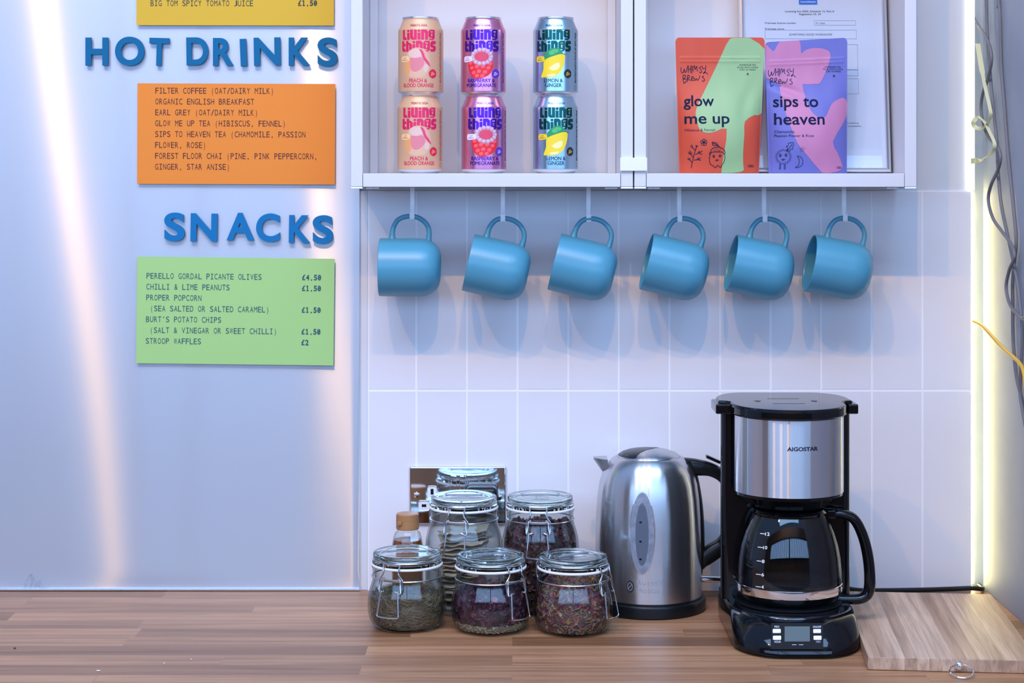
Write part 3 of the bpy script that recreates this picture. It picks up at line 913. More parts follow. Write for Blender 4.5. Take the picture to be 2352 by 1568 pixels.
# ------------------------------------------------------------------ tea pouches
def pouch(name, label, pxl_t, pxr_t, pxl_b, pxr_b, py_t, py_b, d, depth, col, rot_top, arts, extra_crease=None, mats=()):
    kk = K(d)
    cx = (pxl_b + pxr_b) / 2
    h = (py_b - py_t) * kk
    wt, wb = (pxr_t - pxl_t) * kk, (pxr_b - pxl_b) * kk
    ct = ((pxl_t + pxr_t) / 2 - cx) * kk
    t = thing(name, label, 'tea pouch', V(X(cx, d), d, SH_Z1 + .0004), (0, 0, 0), 'stand-up tea pouches on the right shelf')
    def prof(s, v):   # s in -1..1 across, v in 0..1 up: how far the face stands out
        edge = max(0.0, 1 - abs(s) ** 2.6 * 1.06)
        if v < .22: up = 0.62 + .38 * math.sin(v / .22 * math.pi / 2)
        elif v < .80: up = 0.5 + 0.5 * math.cos((v - .22) / .58 * math.pi)
        else: up = 0
        e = depth * edge ** .8 * max(up, 0)
        if .812 < v < .862: e += .0009 * math.sin((v - .812) / .05 * math.pi * 2) ** 2 * (abs(s) < .92)
        e += 0.0010 * noise.noise(Vector((s * 3, v * 5, d * 50))) * min(1, (1 - abs(s)) * 5)
        if extra_crease: e += extra_crease(s, v)
        return e
    NU, NV = 80, 120
    def spine(s, v):
        x = (wb / 2 + (wt - wb) / 2 * v) * s + ct * v
        # rounded top corners
        z = h * v + rot_top * s * v * wt / 2
        return x, z
    def front(s, v, off=0.0):
        x, z = spine(s, v)
        return (x, -prof(s, v) - .0006 - off, z)
    bm = bmesh.new()
    def corner(s, v):
        # trim the two upper corners to a radius
        r = .007
        x, z = spine(s, v)
        return s
    Fv, Bv = [], []
    for i in range(NU + 1):
        s = -1 + 2 * i / NU
        Fv.append([]); Bv.append([])
        x_in = (1 - abs(s)) * wt / 2
        vmax = 1.0 if x_in > .006 else 1 - (.006 - math.sqrt(max(0, .006 ** 2 - (.006 - x_in) ** 2))) / h
        for j in range(NV + 1):
            v = vmax * j / NV
            Fv[-1].append(bm.verts.new(front(s, v)))
            x, z = spine(s, v)
            Bv[-1].append(bm.verts.new((x, prof(s, v) * .55 + .0006, z)))
    for i in range(NU):
        for j in range(NV):
            bm.faces.new([Fv[i][j], Fv[i + 1][j], Fv[i + 1][j + 1], Fv[i][j + 1]])
            bm.faces.new([Bv[i][j], Bv[i][j + 1], Bv[i + 1][j + 1], Bv[i + 1][j]])
        bm.faces.new([Fv[i][0], Bv[i][0], Bv[i + 1][0], Fv[i + 1][0]])
        bm.faces.new([Fv[i][NV], Fv[i + 1][NV], Bv[i + 1][NV], Bv[i][NV]])
    for j in range(NV):
        bm.faces.new([Fv[0][j], Fv[0][j + 1], Bv[0][j + 1], Bv[0][j]])
        bm.faces.new([Fv[NU][j], Bv[NU][j], Bv[NU][j + 1], Fv[NU][j + 1]])
    finish('pouch_body', bm, mat(name + ' film', col, .55), t, angle=50)
    for s0 in (-1, 1):
        bm = bmesh.new()
        v = .915
        x, z = spine(s0, v)
        # little tear notch tabs at the edges
        prism_xz(bm, [(x - s0 * .0015, z - .0008), (x + s0 * .0003, z - .0016), (x + s0 * .0003, z + .0016)], -.0009, .0009)
        finish('tear_notch', bm, mat(name + ' notch', tuple(min(1, c * 1.1 + .1) for c in col[:3]), .6), t)
    bm = bmesh.new()
    gs = .0018
    def mk(off):
        def fn(x, z):
            v = max(0, min(1, z / h))
            s = (x - ct * v) / (wb / 2 + (wt - wb) / 2 * v)
            s = max(-.998, min(.998, s))
            z2 = z - rot_top * s * v * wt / 2
            v = max(0, min(1, z2 / h))
            return front(s, v, off)
        return fn
    for lv, mi, g in arts: decal(bm, ([((px - cx) * kk, (py_b - py) * kk) for px, py in g[0]], g[1]), mk(.00035 + .00009 * lv), mi, (gs, gs))
    finish('printed_artwork', bm, list(mats), t, angle=60)
    return t

def T5(pts): return [(1550 + x / 5.81, 130 + y / 5.81) for x, y in pts]          # zoomed photo coordinates, first pouch
def T3(pts): return [(1400 + x / 3.267, y / 3.267) for x, y in pts]
def T49(pts): return [(1750 + x / 4.9, 80 + y / 4.9) for x, y in pts]            # second pouch
def flip(g): return [(v[0], -v[1]) for v in g[0]], g[1]
def ptext(body, x0, x1, ybase, cap, off, T, yscale=None):
    g = line_text(body, x0, 0, cap, x1, off)
    return (T([(v[0], ybase - v[1]) for v in g[0]]), g[1])
def pstroke(pts, w, T, n=4, closed=False):
    g = stroke(pts, w, n, closed)
    return (T(g[0]), g[1])
def pcirc(cx, cy, rx, ry, w, T): return pstroke([(cx + rx * math.cos(a * math.pi / 8), cy + ry * math.sin(a * math.pi / 8)) for a in range(16)], w, T, 2, True)

def brew_logo(T, ox, oy, s, w):
    L = [[(85, 140), (80, 180), (95, 218), (115, 200), (125, 160), (130, 205), (148, 200), (165, 150), (172, 118)],
         [(180, 120), (178, 215)], [(178, 170), (210, 160)], [(212, 115), (210, 215)], [(228, 115), (226, 225)],
         [(245, 195), (240, 150), (262, 120), (268, 172), (290, 125), (296, 180), (308, 190)],
         [(352, 128), (325, 150), (347, 172), (356, 203), (334, 215), (332, 197)],
         [(365, 120), (372, 160), (400, 150)], [(412, 115), (408, 180), (395, 215), (378, 222), (400, 203), (440, 236)],
         [(110, 245), (108, 300), (118, 356)], [(108, 250), (138, 246), (135, 278), (115, 295), (150, 302), (148, 332), (118, 356)],
         [(165, 252), (166, 335)], [(165, 252), (190, 248), (192, 275), (168, 290), (206, 318)],
         [(215, 300), (245, 285), (238, 262), (217, 280), (220, 315), (252, 316)],
         [(258, 280), (266, 318), (285, 290), (297, 315), (322, 288), (332, 250)],
         [(388, 255), (362, 270), (382, 288), (395, 310), (375, 328), (360, 316)]]
    return [(2, 2, pstroke([(ox + (x - 80) * s, oy + (y - 115) * s) for x, y in l], w, T)) for l in L]

ink_i = 2
A1 = [(0, 1, curve_poly([(1400 + x / 3.267, y / 3.267) for x, y in ((890, 312), (905, 290), (935, 284), (990, 284), (1045, 284), (1075, 298), (1161, 366), (1155, 480), (1148, 650), (1142, 848), (1080, 864), (1006, 913), (1000, 1000), (990, 1150), (994, 1240), (996, 1280), (935, 1294), (880, 1296), (830, 1296), (845, 1150), (866, 968), (780, 990), (730, 998), (690, 990), (660, 960), (645, 900), (640, 850), (655, 790), (700, 700), (800, 500), (870, 345))], 2))]
A1 += brew_logo(T5, 80, 115, 1.0, 8)
A1 += [(2, 2, ptext('glow', 112, 512, 660, 145, .014, T5)), (2, 2, ptext('me up', 120, 708, 895, 145, .014, T5)),
       (2, 2, ptext('Hibiscus & Fennel', 126, 510, 996, 32, .0, T5)),
       (2, 2, ptext('HOMEMADE TEA', 858, 1080, 121, 20, .004, T5)), (2, 2, ptext('FILLED WITH LOVE &', 832, 1108, 153, 20, .004, T5)), (2, 2, ptext('A BIT OF MAGIC', 862, 1080, 184, 20, .004, T5)),
       (2, 2, ptext('100G', 962, 1045, 1474, 32, .01, T5))]
for a in (0.3, 1.35, 2.4):
    A1.append((2, 2, pstroke([(970 - 17 * math.cos(a), 233 - 20 * math.sin(a)), (970 + 17 * math.cos(a), 233 + 20 * math.sin(a))], 5, T5, 0)))
for l in ([(207, 1485), (222, 1400), (240, 1310), (262, 1230), (275, 1185)], [(222, 1415), (190, 1380), (162, 1348)], [(190, 1380), (188, 1350)], [(180, 1365), (160, 1372)],
          [(232, 1345), (205, 1310), (165, 1268)], [(205, 1310), (208, 1278)], [(190, 1290), (172, 1300)], [(195, 1300), (190, 1250)], [(255, 1250), (225, 1220), (192, 1190)], [(222, 1215), (212, 1172)],
          [(240, 1380), (290, 1372), (330, 1350)], [(290, 1372), (330, 1385)], [(280, 1372), (300, 1345)], [(255, 1305), (300, 1285), (348, 1258)], [(300, 1285), (345, 1305)], [(290, 1288), (310, 1258)],
          [(262, 1232), (275, 1200), (290, 1190)], [(270, 1210), (262, 1180)]):
    A1.append((2, 2, pstroke(l, 8, T5, 3)))
for k in range(5):
    a = -math.pi / 2 + k * 2 * math.pi / 5
    A1.append((2, 2, pcirc(366 + 27 * math.cos(a), 1145 + 27 * math.sin(a), 17, 17, 7, T5)))
    A1.append((2, 2, pstroke([(366, 1145), (366 + 20 * math.cos(a), 1145 + 20 * math.sin(a))], 4, T5, 0)))
A1 += [(2, 2, pstroke([(455, 1275), (460, 1245), (500, 1215), (555, 1208), (610, 1225), (645, 1270), (640, 1300), (622, 1285), (600, 1272), (500, 1272), (462, 1280), (448, 1310), (438, 1290)], 8, T5, 4, True)),
       (2, 2, pstroke([(448, 1305), (440, 1370), (455, 1430), (500, 1462), (508, 1475), (535, 1475), (540, 1455), (565, 1455), (575, 1472), (600, 1470), (605, 1450), (635, 1400), (645, 1340), (638, 1295)], 8, T5)),
       (2, 2, pstroke([(548, 1210), (560, 1190), (575, 1210)], 7, T5)),
       (2, 2, pstroke([(555, 1190), (530, 1150), (500, 1150), (490, 1140), (470, 1148), (485, 1165), (475, 1180), (505, 1185), (540, 1185), (555, 1190), (520, 1168), (480, 1155)], 7, T5)),
       (2, 2, pcirc(497, 1328, 13, 16, 6, T5)), (2, 2, pcirc(580, 1322, 15, 16, 6, T5)),
       (2, 2, (T5(ellipse(498, 1334, 8, 8)[0]), ellipse(0, 0, 1, 1)[1])), (2, 2, (T5(ellipse(580, 1328, 8, 8)[0]), ellipse(0, 0, 1, 1)[1])),
       (2, 2, pstroke([(515, 1380), (540, 1388), (565, 1378)], 6, T5)), (2, 2, pcirc(541, 1380, 9, 9, 6, T5))]
random.seed(9)
for k in range(26):
    x = random.uniform(480, 630); y = random.uniform(1222, 1264)
    if abs(x - 555) / 95 + (1270 - y) / 75 < 1.0: A1.append((2, 2, (T5(ellipse(x, y, 4, 4, 0, 8)[0]), ellipse(0, 0, 1, 1, 0, 8)[1])))
pouch('tea_pouch', 'orange red and pale green tea pouch with twig and acorn drawing', 1551, 1757, 1560, 1743, 86, 397, 0.092, 0.024, (0.60, 0.075, 0.032), 0.0, A1,
      lambda s, v: -0.0026 * math.exp(-((s - .55 - (v - .45) * .9) / .17) ** 2) * math.exp(-((v - .55) / .14) ** 2),
      (M['ink'], mat('pouch pale green', (0.29, 0.47, 0.22), .55), mat('pouch ink', (0.010, 0.018, 0.050), .9, 0, .15)))

A2 = [(0, 1, curve_poly(T49(((37, 108), (80, 140), (130, 182), (165, 125), (192, 85), (215, 72), (300, 66), (400, 60), (424, 70), (435, 115), (443, 208), (480, 175), (540, 152), (620, 145), (700, 155), (750, 180), (770, 220), (765, 270), (740, 360), (700, 450), (650, 540), (600, 550), (500, 555), (452, 560), (475, 680), (510, 800), (560, 890), (640, 935), (690, 925), (720, 880), (770, 780), (830, 735), (890, 707), (920, 710), (953, 742), (958, 800), (960, 890), (900, 1000), (775, 1200), (830, 1320), (898, 1478), (850, 1528), (780, 1545), (660, 1546), (480, 1350), (380, 1230), (320, 1080), (290, 1000), (260, 900), (230, 780), (200, 640), (195, 560), (120, 512), (60, 485), (40, 440), (38, 300))), 2))]
A2 += brew_logo(T49, 70, 372, .855, 7)
A2 += [(2, 2, ptext('sips to', 120, 618, 808, 128, .014, T49)), (2, 2, ptext('heaven', 127, 682, 1008, 128, .014, T49)),
       (2, 2, ptext('Chamomile,', 128, 348, 1103, 30, 0, T49)), (2, 2, ptext('Passion Flower & Rose', 128, 556, 1148, 30, 0, T49)),
       (2, 2, ptext('HOMEMADE TEA', 706, 886, 366, 17, .004, T49)), (2, 2, ptext('FILLED WITH LOVE &', 688, 910, 391, 17, .004, T49)), (2, 2, ptext('A BIT OF MAGIC', 718, 890, 416, 17, .004, T49)),
       (2, 2, ptext('100G', 828, 885, 1503, 28, .008, T49))]
for a in (0.3, 1.35, 2.4):
    A2.append((2, 2, pstroke([(808 - 14 * math.cos(a), 460 - 17 * math.sin(a)), (808 + 14 * math.cos(a), 460 + 17 * math.sin(a))], 4, T49, 0)))
fl = []
for k in range(44):
    a = 2 * math.pi * k / 44
    r = 88 if k % 2 else 64
    fl.append((225 + r * math.cos(a), 1370 + r * 1.02 * math.sin(a)))
A2 += [(2, 2, pstroke(fl, 6, T49, 1, True)),
       (2, 2, pcirc(190, 1353, 11, 17, 5, T49)), (2, 2, pcirc(251, 1350, 11, 17, 5, T49)), (2, 2, pstroke([(182, 1355), (199, 1355)], 5, T49, 0)), (2, 2, pstroke([(243, 1352), (260, 1352)], 5, T49, 0)),
       (2, 2, pstroke([(200, 1398), (222, 1408), (245, 1392)], 5, T49)), (2, 2, pcirc(222, 1400, 8, 7, 5, T49)),
       (2, 2, pstroke([(188, 1450), (186, 1490), (184, 1505), (198, 1506), (197, 1490), (198, 1450)], 5, T49, 2)), (2, 2, pstroke([(236, 1455), (235, 1490), (234, 1505), (248, 1506), (246, 1490), (244, 1450)], 5, T49, 2)),
       (2, 2, pstroke([(255, 1305), (268, 1270), (248, 1250), (275, 1245), (272, 1220), (300, 1212), (330, 1212), (330, 1250), (315, 1262), (325, 1285), (295, 1285), (292, 1305), (270, 1300)], 5, T49, 2, True)), (2, 2, pstroke([(262, 1300), (318, 1225)], 5, T49, 0)),
       (2, 2, pstroke([(427 + (34 if k % 2 == 0 else 34) * math.sin(k * 4 * math.pi / 5), 1287 - 34 * math.cos(k * 4 * math.pi / 5)) for k in range(5)], 5, T49, 0, True)),
       (2, 2, pstroke([(372, 1362), (415, 1375), (438, 1420), (425, 1465), (390, 1488), (355, 1488), (385, 1470), (398, 1430), (390, 1390)], 5, T49, 3, True))]
pouch('tea_pouch', 'violet and pink tea pouch with moon and star drawing', 1756.8, 1946, 1765.5, 1945, 91, 396.5, 0.088, 0.023, (0.14, 0.15, 0.47), 0.055, A2,
      lambda s, v: -0.0034 * math.exp(-((v - .66 + (s + .7) * .12) / .034) ** 2) * math.exp(-((s + .55) / .38) ** 2) + .0022 * math.exp(-((v - .605 + (s + .7) * .12) / .04) ** 2) * math.exp(-((s + .5) / .35) ** 2),
      (M['ink'], mat('pouch pink', (0.52, 0.20, 0.37), .55), mat('pouch ink', (0.010, 0.015, 0.055), .9, 0, .15)))

# ------------------------------------------------------------------ mugs and their hooks
m = mat('teal glaze', (0.08, 0.32, 0.45), 0.34)
n, l, b = nodes(m)
tc = n.new('ShaderNodeTexCoord'); nz = n.new('ShaderNodeTexNoise'); nz.inputs['Scale'].default_value = 900; nz.inputs['Detail'].default_value = 1
rp = n.new('ShaderNodeValToRGB'); rp.color_ramp.elements[0].position = .28; rp.color_ramp.elements[1].position = .36
rp.color_ramp.elements[0].color = (0.062, 0.255, 0.37, 1); rp.color_ramp.elements[1].color = (0.075, 0.30, 0.43, 1)
l.new(tc.outputs['Object'], nz.inputs['Vector']); l.new(nz.outputs['Fac'], rp.inputs['Fac']); l.new(rp.outputs[0], b.inputs['Base Color'])
M['mug'] = m
MD = 0.074
MR = 0.0428
def make_mug():
    t = thing('mug', '', 'mug', (0, 0, 0), (0, 0, 0), 'teal mugs hanging under the shelves')
    bm = bmesh.new()
    out = [(.0425, .0004), (.0428, .004), (.0428, .056), (.0424, .064), (.0408, .0715), (.0378, .0782), (.0332, .0840), (.0275, .0875), (.0225, .0890), (.0205, .0897), (.0195, .0897), (.0185, .0885), (0, .0885)]
    inn = [(0, .0850), (.022, .0848), (.031, .0812), (.0365, .0745), (.0392, .065), (.0397, .056), (.0399, .003), (.0405, .0004), (.0415, -.0003), (.0425, .0004)]
    lathe(bm, inn[:-1] + out, 64, 0, 'X')
    finish('cup', bm, M['mug'], t, angle=50)
    bm = bmesh.new()
    c = [(.0183, 0, .0405), (.0183, 0, .046), (.0186, 0, .0520), (.0205, 0, .060), (.0260, 0, .0690), (.0350, 0, .0738), (.0455, 0, .0752), (.0560, 0, .0733), (.0655, 0, .0672), (.0712, 0, .0590), (.0726, 0, .0510), (.0722, 0, .045), (.0715, 0, .0360)]
    p = smooth_path(c, 5)
    rr = []
    for i in range(len(p)):
        e = min(i, len(p) - 1 - i)
        rr.append(.0036 + (.0022 if i < len(p) / 2 else .0010) * math.exp(-max(0, e - 2) / 4))
    tube(bm, p, rr, 14, sx=1.15, up=(0, 1, 0))
    finish('handle', bm, M['mug'], t, angle=60)
    return t
def make_hook():
    t = thing('mug_hook', '', 'hook', (0, 0, 0), (0, 0, 0), 'white hooks under the shelves')
    # hangs from the underside of the shelf board down to the handle, tip bent up in front
    L_ = .0465
    bm = bmesh.new()
    box(bm, -.0032, .0032, -.0006, .0006, -L_, 0, .0003, 1)
    finish('strap', bm, M['white_plastic'], t)
    bm = bmesh.new()
    pts = [(0, 0, -L_ + .001), (0, -.0005, -L_ - .003), (0, -.003, -L_ - .0055), (0, -.0065, -L_ - .0060), (0, -.0095, -L_ - .004), (0, -.0105, -L_ + .001), (0, -.0107, -L_ + .0055)]
    sp = smooth_path(pts, 4)
    vs = []
    for i, p in enumerate(sp):
        q = sp[min(i + 1, len(sp) - 1)] - sp[max(i - 1, 0)]
        nrm = Vector((0, -q.z, q.y)).normalized() * .0007
        vs.append([bm.verts.new(p + nrm + Vector((-.0035, 0, 0))), bm.verts.new(p + nrm + Vector((.0035, 0, 0))), bm.verts.new(p - nrm + Vector((.0035, 0, 0))), bm.verts.new(p - nrm + Vector((-.0035, 0, 0)))])
    for A, B in zip(vs, vs[1:]):
        for k in range(4): bm.faces.new([A[k], A[(k + 1) % 4], B[(k + 1) % 4], B[k]])
    bm.faces.new(vs[0][::-1]); bm.faces.new(vs[-1])
    finish('hook_tip', bm, M['white_plastic'], t)
    return t
mug0, hook0 = make_mug(), make_hook()
ML = ['teal mug hanging level at the left end of the row', 'teal mug hanging tilted, second from the left', 'teal mug hanging tilted under the can shelf, nearest the joining clip',
      'teal mug hanging tilted, first under the pouch shelf', 'teal mug hanging tilted above the coffee maker, second from the right', 'teal mug hanging with its open mouth showing most, at the right end']
HL = ['white hook holding the level mug at the left end', 'white hook holding the second mug from the left', 'white hook holding the third mug, left of the joining clip',
      'white hook holding the fourth mug, right of the joining clip', 'white hook holding the mug above the coffee maker', 'white hook holding the mug at the right end']
mugs = [(872.3, 546.5, 0.4, 946.8, 0), (1090, 537, 12.5, 1155, 0), (1290, 535.5, 14.0, 1352, -3), (1501, 535, 14.2, 1560.7, 0), (1693.5, 538, 12.3, 1756, 1), (1872, 538, 11.0, 1940, 1.5)]
for i, (px, py, tilt, hx, yaw) in enumerate(mugs):
    mg = mug0 if i == 0 else copy_tree(mug0)
    hk = hook0 if i == 0 else copy_tree(hook0)
    mg['label'] = ML[i]; hk['label'] = HL[i]
    R_ = Matrix.Rotation(math.radians(yaw), 3, 'Z') @ Matrix.Rotation(math.radians(tilt), 3, 'Y')
    tl = V(X(px, MD), MD, Z(py, MD))
    mg.location = tl - R_ @ Vector((0, 0, MR))
    mg.rotation_euler = R_.to_euler()
    # height of the handle's underside at the hook
    hxw = X(hx, MD)
    best = max((R_ @ Vector(q) + mg.location for q in [(.0183, 0, .0405), (.0186, 0, .0520), (.0205, 0, .060), (.0230, 0, .0655), (.0260, 0, .0690), (.0305, 0, .072), (.0350, 0, .0738), (.0400, 0, .0748), (.0455, 0, .0752), (.0510, 0, .0746), (.0560, 0, .0733), (.0610, 0, .071), (.0655, 0, .0672)]),
               key=lambda q: -abs(q.x - hxw))
    hk.location = V(hxw, MD - .0052, SH_Z0)
    under = best.z - .0042
    drop = SH_Z0 - under + .0005
    s_ = drop / (.0465 + .0053)
    hk.scale = (1, 1, s_)

# ------------------------------------------------------------------ socket
t = thing('wall_socket', 'chrome double wall socket partly hidden behind the glass jars', 'socket', V(X(1051.5, .004), 0, Z(1203, .004)))
sw, sh_ = 0.1465, 0.0870
bm = bmesh.new()
box(bm, -sw / 2, sw / 2, -0.0055, -0.0003, 0, sh_, .0028, 3)
finish('face_plate', bm, M['chrome'], t, angle=30)
def sp_(px, py): return ((px - 1051.5) * K(.006), (1203 - py) * K(.006))
bm = bmesh.new()
x, z = sp_(992.5, 1129); box(bm, x - .0072, x + .0072, -.0066, -.0050, z - .0092, z + .0092, .003, 3)
x, z = sp_(974, 1160); box(bm, x - .0085, x + .0085, -.0066, -.0050, z - .0078, z + .0078, .003, 3)
x, z = sp_(1012, 1160); box(bm, x - .0085, x + .0085, -.0066, -.0050, z - .0078, z + .0078, .003, 3)
ins = finish('socket_insert', bm, M['white_plastic'], t)
bm = bmesh.new()
for px, py, w, h in ((992.5, 1128, .0022, .0042), (974, 1160, .0034, .0020), (1012, 1160, .0034, .0020)):
    x, z = sp_(px, py); box(bm, x - w, x + w, -.0069, -.0062, z - h, z + h)
finish('pin_slot', bm, M['black_satin'], ins)
for px in (1041.5, 1063):
    bm = bmesh.new(); x, z = sp_(px, 1106); box(bm, x - .0052, x + .0052, -.0085, -.0052, z - .0125, z + .0115, .001, 2)
    finish('rocker_switch', bm, M['chrome'], t)
for px, py in ((957, 1136), (1146, 1141)):
    bm = bmesh.new(); x, z = sp_(px, py)
    lathe(bm, [(.0048, -.0052), (.0044, -.0066), (.0028, -.0074), (0, -.0076)], 20, 0, 'X', Matrix.Rotation(math.radians(90), 4, 'Z') @ Matrix.Identity(4))
    for v in bm.verts: v.co = Vector((x + v.co.x, v.co.y, z + v.co.z))
    finish('screw', bm, M['chrome'], t)
bm = bmesh.new(); x, z = sp_(1107, 1148)
box(bm, x - .024, x + .024, -.036, -.0058, z - .022, z + .024, .008, 4)
pl = finish('mains_plug', bm, M['black_satin'])
tag(pl, 'black mains plug in the chrome socket behind the tall jar', 'plug')
pl.location = V(X(1051.5, .004), 0, Z(1203, .004))

# ------------------------------------------------------------------ glass jars
SMALL = [(.036, 0.0), (.0425, .0008), (.0485, .0055), (.0525, .0125), (.0545, .022), (.0549, .031), (.0545, .040), (.0528, .050), (.0502, .0585), (.0484, .0645), (.0478, .069), (.0478, .0805), (.0492, .0832), (.0492, .0852)]
TALL = [(.038, 0.0), (.0445, .0008), (.0505, .0055), (.0540, .0125), (.0556, .024), (.0558, .060), (.0558, .092), (.0548, .104), (.0522, .115), (.0495, .1235), (.0480, .1295), (.0478, .141), (.0492, .1437), (.0492, .1457)]
def make_jar(label, prof, px, d, clasp, bar, zg):
    t = thing('glass_jar', label, 'jar', V(X(px, d), d, 0.0002), (0, 0, 0), 'clip-top glass jars')
    bm = bmesh.new()
    lathe(bm, [(0, .0)] + prof, 72)
    bw = bmesh.new()
    inner = [(max(r - .0028, 0), z + (.0026 if i < 2 else .0012)) for i, (r, z) in enumerate(prof[:-1])]
    lathe(bm, [(0, .0030)] + inner + [(.0464, prof[-1][1]), prof[-1]], 72)
    finish('jar_body', bm, M['glass'], t, angle=60)
    bm = bmesh.new()
    lathe(bm, [(.0455, zg - .0012), (.0486, zg - .0014), (.0497, zg - .0004), (.0497, zg + .0012), (.0486, zg + .0020), (.0455, zg + .0020), (.0455, zg - .0012)], 72)
    finish('rubber_gasket', bm, M['rubber'], t)
    bm = bmesh.new()
    zz = zg + .0021
    lathe(bm, [(0, zz + .003), (.036, zz + .003), (.040, zz), (.0478, zz), (.0486, zz + .0012), (.0484, zz + .0030), (.0470, zz + .0042), (.0462, zz + .0056), (.0464, zz + .0075), (.0472, zz + .0095), (.0472, zz + .0130), (.0462, zz + .0150), (.0440, zz + .0158), (.0400, zz + .0152), (.0300, zz + .0156), (.0295, zz + .0150), (0, zz + .0152)], 72)
    lid = finish('lid', bm, M['lid_glass'], t, angle=40)
    bm = bmesh.new()
    R_ = Matrix.Rotation(math.radians(bar), 4, 'Z')
    box(bm, -.027, .027, -.0032, .0032, zz + .0148, zz + .0166, .0005, 2, 0, R_)
    finish('embossed_bar', bm, mat('embossed bar glass', (.20, .24, .30), .25), lid)
    # steel wire fittings
    th = math.radians(clasp)
    def at(s, dz, rr):
        a = th + s / .049
        return Vector((rr * math.sin(a), -rr * math.cos(a), zg + dz))
    wr = .00105
    bm = bmesh.new()
    tube(bm, [(.0470 * math.cos(2 * math.pi * i / 64), .0470 * math.sin(2 * math.pi * i / 64), zg + .0085) for i in range(64)], wr, 8, True)
    finish('lid_wire', bm, M['wire'], t)
    bm = bmesh.new()
    zn = zg - .0155
    tube(bm, [(.0490 * math.cos(2 * math.pi * i / 64), .0490 * math.sin(2 * math.pi * i / 64), zn) for i in range(64)], wr, 8, True)
    finish('neck_wire', bm, M['wire'], t)
    bm = bmesh.new()
    br = [at(-.0121, .0082, .0500), at(-.0116, .0050, .0515), at(-.0102, -.0025, .0530), at(-.0125, -.0075, .0535), at(-.0156, -.0125, .0540), at(-.0155, -.020, .0548), at(-.0150, -.027, .0562), at(-.0130, -.0302, .0568)]
    br2 = [at(.0130, -.0302, .0568), at(.0150, -.027, .0562), at(.0155, -.020, .0548), at(.0156, -.0125, .0540), at(.0125, -.0075, .0535), at(.0102, -.0025, .0530), at(.0116, .0050, .0515), at(.0121, .0082, .0500)]
    tube(bm, smooth_path(br, 4), wr, 8); tube(bm, smooth_path(br2, 4), wr, 8)
    tube(bm, [at(-.0121, .0082, .0500), at(0, .0078, .0500), at(.0121, .0082, .0500)], wr, 8)
    finish('clasp_bracket', bm, M['wire'], t)
    bm = bmesh.new()
    for s in (-1, 1):
        tube(bm, smooth_path([at(s * .0098, -.0105, .0515), at(s * .0128, -.0118, .053), at(s * .0132, -.020, .0545), at(s * .0138, -.029, .0570), at(s * .0112, -.0292, .0578), at(s * .0070, -.0272, .0565)], 4), wr, 8)
    tube(bm, [at(-.0128, -.0125, .0525), at(0, -.0130, .0518), at(.0128, -.0125, .0525)], wr, 8)
    finish('link_wire', bm, M['wire'], t)
    bm = bmesh.new()
    lv = [at(-.0106, -.0262, .0585), at(-.0112, -.036, .0602), at(-.0122, -.0575, .0640), at(-.0110, -.0612, .0646), at(0, -.0618, .0648), at(.0110, -.0612, .0646), at(.0122, -.0575, .0640), at(.0112, -.036, .0602), at(.0106, -.0262, .0585)]
    tube(bm, lv[:3] + smooth_path(lv[2:7], 5)[1:-1] + lv[6:], wr * 1.1, 8)
    finish('lever', bm, M['wire'], t)
    bm = bmesh.new()
    th2 = th; th = th + math.pi
    for s in (-1, 1):
        tube(bm, smooth_path([at(s * .0085, .0085, .0480), at(s * .0088, .004, .0535), at(s * .0088, -.012, .0540), at(s * .0088, -.018, .0515), at(s * .0088, -.0155, .0490)], 4), wr, 8)
    tube(bm, [at(-.0088, -.018, .0520), at(.0088, -.018, .0520)], wr, 8)
    finish('hinge_wire', bm, M['wire'], t)
    return t
J1, J2, J3, JA, JB = (935, .222), (1127, .240), (1316.5, .246), (1065.5, .122), (1241, .122)
make_jar('small clip-top glass jar of grey-green needles at the front left', SMALL, *J1, -22, 4, .0866)
make_jar('small clip-top glass jar of dark purple petals over pale seeds', SMALL, *J2, 42, 26, .0866)
make_jar('small clip-top glass jar of mixed dried petals beside the kettle', SMALL, *J3, 58, 40, .0866)
make_jar('tall clip-top glass jar of cream paper sachets in the back row', TALL, *JA, -11, 0, .1471)
make_jar('tall clip-top glass jar of dark dried fruit in the back row, next to the kettle', TALL, *JB, -4, 0, .1471)

def inner_r(prof, z):
    pr = [(max(r - .0032, 0), zz) for r, zz in prof]
    for (r0, z0), (r1, z1) in zip(pr, pr[1:]):
        if z0 <= z <= z1: return r0 + (r1 - r0) * (z - z0) / max(1e-6, z1 - z0)
    return pr[0][0] - .003 if z < pr[0][1] else pr[-1][0]

def heap(bm, prof, zb, zt, mi, lump=.004, seed=0, shrink=.0006):
    """solid core of a filling: follows the inside of the jar, uneven top"""
    N, rows = 40, 10
    rings = []
    for k in range(rows + 1):
        z = zb + (zt - zb) * k / rows
        ring = []
        for i in range(N):
            a = 2 * math.pi * i / N
            zz = z + (noise.noise(Vector((math.cos(a) * 1.7, math.sin(a) * 1.7, seed))) * lump if k else 0) * (k / rows)
            r = inner_r(prof, zz) - shrink
            ring.append(bm.verts.new((r * math.cos(a), r * math.sin(a), zz)))
        rings.append(ring)
    for q in (.7, .4):
        rings.append([bm.verts.new((v.co.x * q, v.co.y * q, v.co.z + .004 * (1 - q) + noise.noise(Vector((v.co.x * 60, v.co.y * 60, seed + q))) * lump)) for v in rings[rows]])
    for A, B in zip(rings, rings[1:]):
        for i in range(N):
            f = bm.faces.new([A[i], A[(i + 1) % N], B[(i + 1) % N], B[i]]); f.material_index = mi
    f = bm.faces.new(rings[-1]); f.material_index = mi
    f = bm.faces.new(rings[0][::-1]); f.material_index = mi

